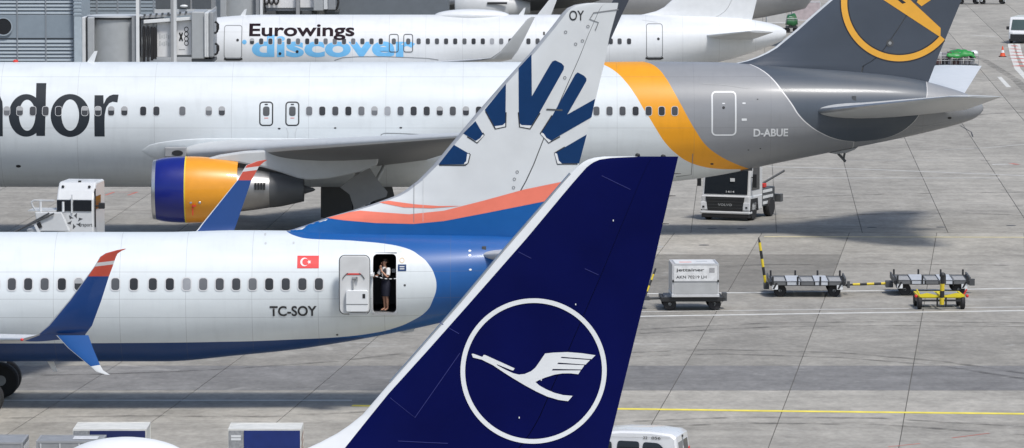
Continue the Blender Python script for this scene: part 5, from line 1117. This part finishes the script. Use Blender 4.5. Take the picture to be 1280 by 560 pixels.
for k in range(2): MB().tube([(u(20-2*k), -.62, v_(290)), (u(65+6*k), -.62, v_(265+.5*k))], .035).build('stair_rail', DGREY, sv, True)
MB().box(u(36), u(50), -.5, 1.2, .02, v_(286)).build('stair_base', LGREY, sv)

# dollies
def dolly(name, label, cat, loc, rotz, L=2.85, D=2.5, plates=5, frame=INK, group=None, deck_z=.50, posts=True):
    t = thing(name, label, cat, loc, rotz, group)
    RB = M('roller_bed_dark', (.13, .135, .14), .5, var=.15); RL = M('roller_bed_light', (.50, .53, .57), .45, var=.1)
    MB().box(-L/2, L/2, -D/2, -D/2+.1, deck_z-.16, deck_z).box(-L/2, L/2, D/2-.1, D/2, deck_z-.16, deck_z).box(-L/2, -L/2+.1, -D/2+.1, D/2-.1, deck_z-.16, deck_z-.01).box(L/2-.1, L/2, -D/2+.1, D/2-.1, deck_z-.16, deck_z-.01).build('frame', frame, t, bevel=.01)
    for k in range(plates):
        a = -L/2+.1 + (L-.2)*k/plates; b = a + (L-.2)/plates
        pl = MB().box(a+.015, b-.015, -D/2+.11, D/2-.11, deck_z-.07, deck_z-.004+(.02 if k % 2 else 0)).build('deck_plate', RL if k % 2 else RB, t)
        if k % 2 == 0:
            rr = MB()
            for j in range(4): rr.rod((a+.05, -D/2+.25+j*.38, deck_z+.005), (b-.05, -D/2+.25+j*.38, deck_z+.005), .035, .035, 8)
            rr.build('roller', MGREY, pl, True)
    for k in range(plates):                                   # skirt plates along the near side
        a = -L/2+.1 + (L-.2)*k/plates; b = a + (L-.2)/plates
        if posts: MB().box(a+.03, b-.03, -D/2-.014, -D/2-.003, deck_z-.13, deck_z-.02).build('skirt_plate', RL if k % 2 else RB, t)
    for x in (-L*.36, L*.36):
        for y in (-D*.38, D*.38): wheel_y(t, x, y, .24, .16)
        MB().rod((x, -D*.38, .24), (x, D*.38, .24), .04).box(x-.12, x+.12, -.5, .5, .24, deck_z-.165).build('axle', DGREY, t)
    if posts:
        for x in (-L*.46, -L*.13, L*.17, L*.47):
            for y in (-D/2-.03, D/2+.03): MB().box(x-.035, x+.035, y-.03, y+.03, deck_z-.12, deck_z+.20).build('stop_post', INK, t, bevel=.01)
        for x in (-L/2-.02, L/2+.02): MB().box(x-.03, x+.03, -D*.45, D*.45, deck_z-.1, deck_z+.11).build('end_stop', DGREY, t)
        for s in (-1, 1): MB().box(s*L*.43-.11, s*L*.43+.11, -D/2-.012, -D/2-.002, deck_z-.3, deck_z-.03).build('reflector_board', WHITE, t); MB().add([(s*L*.43-.10, -D/2-.016, deck_z-.28), (s*L*.43-.02, -D/2-.016, deck_z-.28), (s*L*.43+.10, -D/2-.016, deck_z-.05), (s*L*.43+.02, -D/2-.016, deck_z-.05)], [(0, 1, 2, 3)]).build('reflector_stripe', INK, t)
    return t
p = G(1008, 368.5); SD = 34.0
d1 = dolly('pallet_dolly', 'grey pallet dolly with its striped tow bar standing upright', 'dolly', (p.x, p.y+.2, 0), R(-1), group='pallet dollies on the apron', deck_z=.60)
barred(d1, (-1.55, 0, .42), (-1.78, 0, 1.98), .055, 5); MB().rod((-1.78, 0, 1.98), (-1.82, 0, 2.18), .05, .015).build('tow_eye', INK, d1)
MB().box(-1.62, -1.42, -.3, .3, .22, .45).build('hitch', DGREY, d1); MB().rod((1.42, 0, .4), (1.62, 0, .32), .05).box(1.56, 1.66, -.12, .12, .25, .5).build('rear_hitch', DGREY, d1)
p2 = G(1163, 367.0)
d2 = dolly('pallet_dolly', 'grey pallet dolly behind the yellow cart, striped tow bar lying level', 'dolly', (p2.x, p2.y+.2, 0), R(-1), group='pallet dollies on the apron', deck_z=.60)
barred(d2, (-1.6, 0, .37), (-2.95, -.05, .33), .05, 5); MB().rod((-2.95, -.05, .33), (-3.2, -.05, .3), .035).build('tow_eye', INK, d2); MB().box(-1.7, -1.42, -.3, .3, .24, .46).build('hitch', DGREY, d2); MB().box(1.5, 1.7, -.1, .1, .3, .55).build('rear_hitch', DGREY, d2)
# yellow cart
p3 = G(1177, 387.0); YC = M('cart_yellow', (.70, .58, .02), .45, var=.08)
yc = thing('equipment_cart', 'small yellow frame cart with upright tow bar in front of a dolly', 'cart', (p3.x, p3.y+.1, 0), R(2))
MB().box(-.86, .86, -.05, .05, .42, .52).box(-.86, .86, 1.55, 1.65, .42, .52).box(-.86, -.77, .05, 1.55, .42, .52).box(.77, .86, .05, 1.55, .42, .52).box(-.05, .05, .05, 1.55, .42, .52).build('frame', YC, yc, bevel=.015)
for s in (-1, 1):
    MB().box(min(s*.12, s*.72), max(s*.12, s*.72), .35, 1.45, .46, .53).build('deck_plate', MGREY, yc)
    MB().prism([(s*.86, .55), (s*.55, .62), (s*.1, .52), (s*.1, .46), (s*.8, .46)], -.09, -.052).build('side_wing', YC, yc)
    for y in (.12, 1.40): road_wheel(yc, s*.80, y, .26, .15)
    MB().box(s*.80-.06, s*.80+.06, -.05, 1.4, .24, .42).build('leg', INK, yc)
    MB().rod((s*.80, -.05, .5), (s*.93, -.05, .75), .03).build('corner_post', RED if s > 0 else YC, yc)
    MB().ball((s*.95, -.05, .5), (.06, .06, .06)).build('lamp', RED, yc, True)
    MB().rod((s*.16, -.06, .1), (s*.16, -.06, .45), .035).build('stand_leg', INK, yc)
MB().box(-.84, .84, -.07, -.045, .30, .37).build('axle_beam', INK, yc)
barred(yc, (0, -.12, .2), (0, -.3, 1.25), .085, 4); MB().ball((0, -.31, 1.3), (.12, .1, .1)).build('tow_eye', INK, yc, True)
# container on its dolly
def uld_poly(w, h, cut): return [(-w/2, 0), (w/2, 0), (w/2, h), (-w/2, h)]
p4 = G(864, 386.8)
dc = dolly('container_dolly', 'container dolly right of the dark blue fin carrying a silver container', 'dolly', (p4.x, p4.y+.3, 0), R(2), L=2.3, D=1.6, plates=3, posts=False)
MB().rod((-1.15, 0, .4), (-1.7, 0, .38), .05).box(-1.75, -1.55, -.25, .25, .34, .46).build('hitch', DGREY, dc); barred(dc, (-1.7, .1, .42), (-1.28, .5, 1.45), .035, 5, 1)
MB().box(1.15, 1.32, -.2, .2, .3, .6).rod((1.25, -.3, .45), (1.25, .3, .45), .04).build('rear_hitch', DGREY, dc)
def container(name, label, cat, loc, rotz, w=1.75, d=1.5, h=1.5, body=None, group=None, frame=None):
    t = thing(name, label, cat, loc, rotz, group)
    A = body or M('container_aluminium', (.52, .53, .54), .42, metal=.3, var=.22, scale=5)
    MB().box(-w/2+.012, w/2-.012, -d/2+.012, d/2-.012, .05, h-.012).build('shell', A, t)
    e = .05; fm = frame or M('container_frame', (.66, .67, .68), .35, metal=.4)
    for x in (-w/2, w/2-e):
        for y in (-d/2, d/2-e): MB().box(x, x+e, y, y+e, .1, h).build('corner_rail', fm, t)
    for y in (-d/2, d/2-e): MB().box(-w/2+e, w/2-e, y, y+e, h-e, h).build('top_rail', fm, t)
    for x in (-w/2, w/2-e): MB().box(x, x+e, -d/2+e, d/2-e, h-e, h).build('top_rail', fm, t)
    MB().box(-w/2-.02, w/2+.02, -d/2-.02, d/2+.02, 0, .10).build('base_plate', fm, t, bevel=.01)
    return t
ct = container('air_cargo_container', 'silver air cargo container with a lettered white panel on its dolly', 'container', (p4.x+.1, p4.y+.3, .525), R(2), 1.72, 2.0, 1.22)
CW = M('container_white', (.70, .71, .71), .45, var=.14, scale=5)
MB().box(-.80, .80, -1.015, -.99, .60, 1.16).build('front_panel', CW, ct); MB().box(-.80, .80, -1.012, -.992, .12, .56).build('lower_panel', M('container_grey', (.42, .43, .43), .45), ct)
MB().box(-.83, .83, -1.025, -.995, .565, .595).build('middle_rail', MGREY, ct)
txt(ct, 'jettainer', -.72, .32, 0.92, 1.06, -1.018, INK, bold=.02); txt(ct, 'AKN 70219 LH', -.72, .40, .69, .80, -1.018, INK, bold=.015)
MB().box(-.74, .74, -.85, .85, 1.221, 1.226).build('roof_sheet', CW, ct); MB().box(-.55, -.1, -.3, -.1, 1.227, 1.229).build('roof_mark', CORAL, ct); MB().box(.1, .5, -.1, .3, 1.227, 1.229).build('roof_mark', LGREY, ct)
for x in (-.83, .83): MB().box(x-.03, x+.03, -1.04, -1.02, .55, .64).build('latch', INK, ct)
MB().box(.5, .70, -1.019, -1.016, .90, 1.08).build('data_sheet', M('print_grey', (.33, .33, .34), .5, var=.4, scale=40), ct)

# foreground containers behind the dark blue fin's body
def near_box(px0, px1, py_top, py_front, kind, label):
    """front top edge at py_front, depth from the roof's far edge"""
    zt_ = 2.2; Yf = G((px0+px1)/2, py_front, zt_).y; Yk = G((px0+px1)/2, py_top, zt_).y; d = max(1.0, min(2.4, Yk-Yf))
    a, b = W(px0, py_front, Yf).x, W(px1, py_front, Yf).x; w = b-a
    if kind == 'grey': body = M('container_worn_grey', (.30, .31, .32), .5, metal=.2, var=.15, scale=4)
    else: body = M('container_off_white', (.66, .66, .62), .5, var=.14, scale=3)
    dd = dolly('container_dolly', 'dolly under the ' + label, 'dolly', ((a+b)/2, Yf+d/2, 0), 0, L=w+.3, D=min(1.6, d), plates=3, posts=False)
    t = container('air_cargo_container', label, 'container', ((a+b)/2, Yf+d/2, .53), 0, w, d, zt_-.53, body, None, MGREY if kind == 'grey' else body)
    return t, w, d, zt_-.53
t, w, d, h = near_box(285, 376.5, 528.2, 536.3, 'blue', 'blue curtained container with white roof left of the dark blue fin')
CBL = M('curtain_blue', (.005, .022, .15), .55, var=.12, scale=5)
MB().box(-w/2+.42, w/2-.03, -d/2-.018, -d/2-.004, .12, h-.04).build('curtain', CBL, t); MB().box(-w/2+.02, -w/2+.40, -d/2-.018, -d/2-.004, .12, h-.04).build('mesh_panel', M('panel_print_grey', (.28, .29, .30), .5, var=.3, scale=12), t)
for k in range(2): MB().box(-w/2+.08, -w/2+.34, -d/2-.024, -d/2-.019, h-.22-.08*k, h-.16-.08*k).build('label_sheet', WHITE, t)
MB().prism([(-w/2+.32, .9), (-w/2+.5, 1.15), (-w/2+.62, 1.15), (-w/2+.44, .9)], -d/2-.05, -d/2-.03).build('curtain_strap', WHITE, t)
for k in range(5): MB().add([(w/2+.006, -d/2+.1, .5+.2*k), (w/2+.006, d/2-.1, .62+.2*k), (w/2+.006, d/2-.1, .69+.2*k), (w/2+.006, -d/2+.1, .57+.2*k)], [(0, 1, 2, 3)]).build('side_stripe', M('stripe_brown', (.35, .16, .08), .6), t)
t, w, d, h = near_box(91, 183, 527.4, 536.6, 'blue', 'navy curtained container with cream roof behind the white dome')
MB().box(-w/2+.45, w/2-.03, -d/2-.018, -d/2-.004, .12, h-.04).build('curtain', M('curtain_navy', (.01, .018, .10), .55, var=.12, scale=5), t); MB().box(-w/2+.02, -w/2+.43, -d/2-.018, -d/2-.004, .12, h-.04).build('mesh_panel', MATS['panel_print_grey'], t)
t, w, d, h = near_box(45, 128, 543.5, 551.5, 'grey', 'worn grey container with white patch on its roof')
MB().box(.05, .7, -.3, .35, h+.002, h+.006).build('roof_patch', M('patch_white', (.62, .63, .64), .5, var=.2, scale=6), t)
for k in range(3): MB().box(-w/2+.1+.5*k, -w/2+.14+.5*k, -d/2-.02, -d/2-.004, .2, h-.06).build('panel_rib', LGREY, t)
t, w, d, h = near_box(-60, 28.5, 543, 553, 'grey', 'grey container at the bottom left corner with white end panel')
MB().box(w/2+.006, w/2+.012, -d/2+.15, d/2-.1, .2, h-.12).build('end_panel', WHITE, t)

# white van bottom right of the fin
zt_ = 1.86; pv = G(848, 541, zt_)
vn = thing('van', 'white van with dark side windows at the bottom edge beside the fin', 'van', (pv.x, pv.y, 0), R(-13))
VW = M('van_white', (.72, .735, .75), .28, coat=.5, var=.03)
side = [(-4.3, .35), (-4.35, .75), (-4.2, .95), (-3.4, 1.05), (-2.75, 1.62), (-2.4, 1.78), (-1.6, 1.855), (-.8, 1.86), (-.2, 1.80), (-.08, 1.72), (.0, 1.0), (.03, .4)]
v = []; f = []
n = len(side)
for y, inset in ((0, .06), (.06, .01), (.14, 0), (1.66, 0), (1.74, .01), (1.8, .06)):
    for a, b in side:
        tb = max(0, (b-1.0)/.86); y2 = y + (.9-y)*.10*tb*tb*1.2
        v.append((a*(1) - (inset if a > -.3 else 0) + (inset if a < -4 else 0), y2, b - (inset if b > 1.6 else 0)))
for k in range(5):
    for i in range(n): f.append((k*n+i, k*n+(i+1) % n, (k+1)*n+(i+1) % n, (k+1)*n+i))
f += [tuple(range(n)), tuple(range(6*n-1, 5*n-1, -1))]
o = obj('body', v, f, VW, vn, True, False); bm = bmesh.new(); bm.from_mesh(o.data); bmesh.ops.recalc_face_normals(bm, faces=bm.faces); bm.to_mesh(o.data); bm.free(); o.data.set_sharp_from_angle(angle=R(35))
def vy(x, z): tb = max(0, (z-1.0)/.86); return (.9)*.10*tb*tb*1.2
def vwin(pts, name='side_window', mat=GLASS, off=.012): o = decal(name, [pts], lambda x, z: vy(x, z)-off, mat, None, 0, .08, world=False); o.parent = vn; return o
def rnd_poly(pts, r=.09, n=4):
    out = []
    for i in range(len(pts)):
        p = Vector(pts[i]); a = (Vector(pts[i-1])-p); b = (Vector(pts[(i+1) % len(pts)])-p); ra = min(r, a.length*.45); a = a.normalized()*ra; b = b.normalized()*ra
        for k in range(n+1): t = k/n; out.append(tuple(p + a*(1-t)**2 + b*t*t))
    return out
vwin(rnd_poly([(-.98, 1.05), (-.32, 1.05), (-.38, 1.40), (-.55, 1.56), (-.98, 1.58)])); vwin(rnd_poly([(-1.70, 1.05), (-1.08, 1.05), (-1.08, 1.59), (-1.68, 1.60)])); vwin(rnd_poly([(-2.75, 1.05), (-1.82, 1.05), (-1.84, 1.58), (-2.30, 1.56)]))
strip_v = vwin([(-2.6, 1.68), (-.25, 1.70), (-.25, 1.708), (-2.6, 1.688)], 'gutter', SEAM)
txt(vn, '22', -.98, -.86, 1.66, 1.73, .055, INK, 'fleet_number'); txt(vn, '056', -.75, -.50, 1.655, 1.73, .055, INK, 'fleet_number')
def rear(y0, y1, z0, z1, name, mat, off=.006):
    q = [(y0, z0), (y1, z0), (y1, z1), (y0, z1)]; xx = lambda z: float(np.interp(z, [.4, 1.0, 1.72, 1.8], [.03, 0, -.08, -.2]))
    return obj(name, [(xx(b)+off, a, b) for a, b in q] + [(xx(b)-.01, a, b) for a, b in q], [(0, 1, 2, 3), (4, 7, 6, 5), (0, 4, 5, 1), (1, 5, 6, 2), (2, 6, 7, 3), (3, 7, 4, 0)], mat, vn, False, False)
rear(.28, .82, 1.02, 1.56, 'rear_window', M('rear_glass_grey', (.16, .17, .18), .25)); rear(.98, 1.52, 1.02, 1.56, 'rear_window', GLASS); rear(.86, .94, .5, 1.62, 'door_gap', SEAM); rear(.84, .96, 1.64, 1.70, 'brake_light', INK, .02)
for y in (.08, 1.56): rear(y, y+.16, .85, 1.3, 'tail_light', RED, .012)
for x in (-3.45, -.75):
    for y in (.12, 1.68): wheel_y(vn, x, y, .31, .2)

# far right: white van, cone, carts
def far_van(name, label, px, py, rot):
    p = G(px, py); t = thing(name, label, 'van', p, rot)
    sd = [(0, .3), (-.05, .8), (.1, 1.0), (.55, 1.9), (.75, 2.0), (4.6, 2.0), (4.7, 1.0), (4.7, .3)]
    MB().prism(sd, -.95, .95, 'x').build('body', VW, t, False, .08)
    MB().add([(-.78, .075, 1.06), (.78, .075, 1.06), (.72, .47, 1.82), (-.72, .47, 1.82), (-.78, .13, 1.06), (.78, .13, 1.06), (.72, .53, 1.82), (-.72, .53, 1.82)], [(0,1,2,3), (4,7,6,5), (0,4,5,1), (1,5,6,2), (2,6,7,3), (3,7,4,0)]).build('windscreen', M('screen_glass', (.06, .09, .09), .15), t)
    MB().box(-.8, .8, -.08, -.03, .35, .72).build('grille', INK, t); MB().box(-.9, .9, -.10, .1, .2, .34).build('bumper', INK, t)
    for s in (-1, 1):
        MB().box(s*.75-.12, s*.75+.12, -.06, -.0, .76, .92).build('headlight', MATS['lamp_glass'], t)
        MB().box(s*.955-.006, s*.955+.006, .7, 1.5, 1.1, 1.75).build('side_window', GLASS, t); MB().box(s*1.07-.1, s*1.07+.1, .3, .38, 1.05, 1.3).build('mirror', INK, t)
        for y in (.8, 3.8): road_wheel(t, s*.86, y, .33, .2)
    return t
far_van('van', 'white van at the right edge beside the traffic cone', 1276, 54.5, R(-14))
p = G(1253.2, 71); cn = thing('traffic_cone', 'orange traffic cone with dark base left of the white van', 'cone', p)
MB().lathe([(.05, .22), (.3, .14)], (0, 0, 0), 'z', 20).build('cone_body', M('cone_orange', (.70, .09, .03), .5), cn, True); MB().lathe([(.301, .14), (.5, .09)], (0, 0, 0), 'z', 20).build('cone_band', WHITE, cn, True); MB().lathe([(.501, .09), (.78, .03)], (0, 0, 0), 'z', 20).build('cone_tip', MATS['cone_orange'], cn, True); MB().box(-.27, .27, -.27, .27, 0, .05).build('base', BLACK, cn, bevel=.01)
def bag_cart(label, px, py, L, cover, rot=0.0):
    p = G(px, py); t = thing('baggage_cart', label, 'baggage cart', (p.x, p.y+.7, 0), rot)
    MB().box(-L/2, L/2, -.72, .72, .38, .50).build('deck', DGREY, t)
    for x in (-L*.36, L*.36):
        for y in (-.6, .6): wheel_y(t, x, y, .2, .15)
    MB().rod((-L/2, 0, .35), (-L/2-.5, 0, .3), .04).build('tow_bar', DGREY, t)
    r = random.Random(int(px)); cols_ = [(.03, .03, .035), (.02, .02, .03), (.06, .07, .10), (.45, .45, .46), (.10, .05, .05), (.25, .24, .26)]
    nx = int(L/.42)
    for row in range(2):
        for k in range(nx):
            x = -L/2+.22+k*(L-.4)/nx; w_ = r.uniform(.26, .38); h_ = r.uniform(.32, .46); ci = r.randrange(6)
            MB().box(x, x+w_, -.62+r.uniform(0, .1), r.uniform(-.1, .5), .502+row*.44, .502+row*.44+h_).build('suitcase', M('suitcase_%d' % ci, cols_[ci], .5), t, bevel=.03)
    for x in [-L/2 + L*k/8 for k in range(9)]: MB().rod((x, -.72, .5), (x, -.72, 1.15), .018, .018, 6).build('cage_bar', MGREY, t)
    MB().rod((-L/2, -.72, 1.15), (L/2, -.72, 1.15), .022, .022, 6).rod((-L/2, -.72, .8), (L/2, -.72, .8), .018, .018, 6).build('cage_rail', LGREY, t)
    n1, n2 = 26, 12; v = []
    for i in range(n1+1):
        for j in range(n2+1):
            x = L*(-.22 + .66*i/n1) if cover == 'part' else L*(-.52+1.04*i/n1); y = -.85 + 1.7*j/n2; ee = max(abs(j/n2*2-1)**4, (abs(i/n1*2-1)**6))
            v.append((x, y, 1.46 + .07*math.sin(4*x+2*y) + .025*math.sin(11*x-4*y) - ee*(.42 if cover == 'part' else .8)))
    cv = obj('cover', v, [(i*(n2+1)+j, (i+1)*(n2+1)+j, (i+1)*(n2+1)+j+1, i*(n2+1)+j+1) for i in range(n1) for j in range(n2)], M('cover_green', (.022, .26, .05), .5, var=.2, scale=2) if cover == 'part' else M('cover_dark_green', (.02, .12, .04), .5, var=.3, scale=2), t, True, False)
    sm = cv.modifiers.new('thick', 'SOLIDIFY'); sm.thickness = .02
    if cover == 'part': MB().ball((L*.42, .1, 1.25), (.3, .4, .22)).build('white_sack', WHITE, t, True)
    return t
bag_cart('baggage cart loaded with dark bags under a bright green cover', 1195, 90, 3.1, 'part')
bag_cart('small cart with dark green cover between the white tail and the grey fin', 990, 41, .9, 'full')
p = G(1006, 27); bx_ = container('air_cargo_container', 'pale pink container behind the dark green covered cart', 'container', (p.x+.2, p.y+2, .0), 0, 2.4, 1.5, 1.6, M('container_pink', (.46, .40, .41), .5, var=.15))
p = G(972, 31); bx_ = container('air_cargo_container', 'pale grey container behind the white tail cone', 'container', (p.x, p.y+3, .0), 0, 1.6, 1.5, 1.6, M('container_pale', (.50, .50, .49), .5, var=.08))
for px, L, lab in ((1211, 1.9, 'dark cart at the top edge right of the grey fin'), (1241, 2.5, 'longer dark cart at the top edge with yellowish frame')):
    p = G(px, 5.2); dolly('equipment_cart', lab, 'cart', (p.x, p.y+.5, 0), 0, L, 1.5, 3, DGREY if L < 2 else M('frame_olive', (.30, .28, .14), .5), None, .55)

# ------------------------------------------------------------------ cabin crew member in the doorway
def skin_body(name, joints, edges, root, mat, parent, sub=2):
    me = bpy.data.meshes.new(name); keys = list(joints); me.from_pydata([joints[k][0] for k in keys], [(keys.index(a), keys.index(b)) for a, b in edges], [])
    o = bpy.data.objects.new(name, me); COL.objects.link(o); o.parent = parent; me.materials.append(mat)
    sk = o.modifiers.new('skin', 'SKIN'); sk.use_smooth_shade = True
    for k, sv_ in zip(keys, me.skin_vertices[0].data): sv_.radius = joints[k][1] if isinstance(joints[k][1], tuple) else (joints[k][1],)*2; sv_.use_root = (k == root)
    sb = o.modifiers.new('sub', 'SUBSURF'); sb.levels = sub; sb.render_levels = sub
    return o
foot = W(481, 388.5, Y2-1.25)
crew = thing('person', 'cabin crew member in white blouse and dark skirt leaning in the open doorway', 'person', (foot.x+.02, Y2-1.02, hole[2]+.015), R(-48))
SKIN = M('skin', (.50, .27, .18), .5, var=.05); BLOUSE = M('blouse_white', (.80, .80, .80), .7, var=.05); SKIRT = M('skirt_navy', (.012, .014, .03), .7); VEST = M('waistcoat_dark', (.04, .038, .045), .7); HAIR = M('hair_dark', (.03, .016, .01), .5); SHOE = M('shoe_dark', (.02, .018, .018), .4)
J = {'pel': ((0, 0, .86), (.14, .10)), 'waist': ((0, 0, 1.0), (.115, .085)), 'chest': ((-.01, -.01, 1.2), (.14, .095)), 'neckb': ((-.015, -.01, 1.335), (.06, .055)), 'neck': ((-.02, -.02, 1.40), .048), 'chin': ((-.025, -.05, 1.455), (.055, .065)), 'head': ((-.025, -.03, 1.53), (.068, .085)), 'crown': ((-.025, -.015, 1.595), (.052, .065)),
     'shl': ((.155, -.01, 1.30), .05), 'ell': ((.22, -.10, 1.06), .037), 'wrl': ((.06, -.22, 1.26), .026), 'hal': ((.01, -.20, 1.36), .030),
     'shr': ((-.165, -.01, 1.30), .05), 'elr': ((-.25, -.12, 1.08), .037), 'wrr': ((-.20, -.29, 1.08), .026), 'har': ((-.17, -.37, 1.09), .028),
     'hl': ((.075, 0, .80), .088), 'kl': ((.065, -.01, .46), .056), 'cl': ((.065, .015, .33), .054), 'al': ((.07, .02, .085), .033), 'fl': ((.08, -.12, .03), .032),
     'hr': ((-.075, 0, .80), .088), 'kr': ((-.055, -.02, .46), .056), 'cr': ((-.055, .005, .33), .054), 'ar': ((-.05, .01, .085), .033), 'fr': ((-.07, -.13, .03), .032)}
ED = [('pel', 'waist'), ('waist', 'chest'), ('chest', 'neckb'), ('neckb', 'neck'), ('neck', 'chin'), ('chin', 'head'), ('head', 'crown'), ('chest', 'shl'), ('shl', 'ell'), ('ell', 'wrl'), ('wrl', 'hal'), ('chest', 'shr'), ('shr', 'elr'), ('elr', 'wrr'), ('wrr', 'har'), ('pel', 'hl'), ('hl', 'kl'), ('kl', 'cl'), ('cl', 'al'), ('al', 'fl'), ('pel', 'hr'), ('hr', 'kr'), ('kr', 'cr'), ('cr', 'ar'), ('ar', 'fr')]
skin_body('body', J, ED, 'pel', SKIN, crew)
def tube_cloth(name, rings, mat, seg=22):
    """garment from elliptical rings (centre, rx, ry)"""
    v = [(c[0]+rx*math.cos(2*math.pi*i/seg), c[1]+ry*math.sin(2*math.pi*i/seg), c[2]) for c, rx, ry in rings for i in range(seg)]
    f = [(k*seg+i, k*seg+(i+1) % seg, (k+1)*seg+(i+1) % seg, (k+1)*seg+i) for k in range(len(rings)-1) for i in range(seg)]
    return obj(name, v, f, mat, crew, True, False)
tube_cloth('skirt', [((0, 0, .47), .165, .135), ((0, 0, .6), .175, .145), ((0, 0, .8), .185, .14), ((0, 0, .9), .165, .125), ((0, 0, 1.0), .135, .105)], SKIRT)
tube_cloth('waistcoat', [((0, 0, .98), .142, .11), ((0, -.005, 1.08), .15, .115), ((-.01, -.01, 1.2), .168, .125), ((-.01, -.01, 1.29), .15, .105), ((-.012, -.01, 1.335), .085, .08)], VEST)
for s, a, b in ((1, J['shl'][0], J['ell'][0]), (-1, J['shr'][0], J['elr'][0])):
    a = Vector(a); b = Vector(b); MB().rod(a+Vector((-s*.03, 0, .03)), a.lerp(b, .25), .072, .070, 14).rod(a.lerp(b, .25), a.lerp(b, .72), .070, .064, 14).build('sleeve', BLOUSE, crew, True)
tube_cloth('blouse_front', [((-.005, -.075, 1.08), .035, .055), ((-.015, -.085, 1.2), .055, .06), ((-.018, -.06, 1.33), .06, .045), ((-.02, -.03, 1.375), .062, .06)], BLOUSE, 14)
MB().ball((-.025, .005, 1.56), (.088, .095, .095)).ball((-.02, .105, 1.53), (.05, .05, .05)).build('hair', HAIR, crew, True)
MB().ball((-.06, -.128, 1.525), (.014, .008, .01), 10, 6).ball((.005, -.128, 1.525), (.014, .008, .01), 10, 6).build('eyes', INK, crew, True)
MB().ball((-.028, -.142, 1.495), (.014, .018, .022), 10, 6).build('nose', SKIN, crew, True); MB().ball((-.028, -.125, 1.455), (.022, .008, .007), 10, 6).build('mouth', M('lips', (.45, .08, .08), .4), crew, True)
for s in (-1, 1): MB().ball((-.025+s*.083, -.02, 1.51), (.012, .022, .03), 8, 6).build('ear', SKIN, crew, True)
for base, dirn, up in ((Vector(J['har'][0]), Vector((.2, -.95, -.1)), Vector((0, 0, 1))), (Vector(J['hal'][0]), Vector((-.35, -.1, .9)), Vector((0, -1, 0)))):
    dirn.normalize(); sd_ = dirn.cross(up).normalized()
    for k, L in enumerate((.062, .072, .07, .055)):
        b_ = base + sd_*(.022*(k-1.5)); m_ = b_ + dirn*L*.6 - up*.006; MB().rod(b_, m_, .010, .009, 8).rod(m_, m_+dirn*L*.5-up*.02, .009, .007, 8).build('finger', SKIN, crew, True)
    b_ = base - sd_*.036 - dirn*.03; MB().rod(b_, b_ - sd_*.02 + dirn*.05, .011, .008, 8).build('thumb', SKIN, crew, True)
for x in (.078, -.068): MB().ball((x, -.075, .022), (.042, .115, .024)).rod((x-.01, .03, 0), (x-.01, .03, .06), .016, .02, 8).build('shoe', SHOE, crew, True)
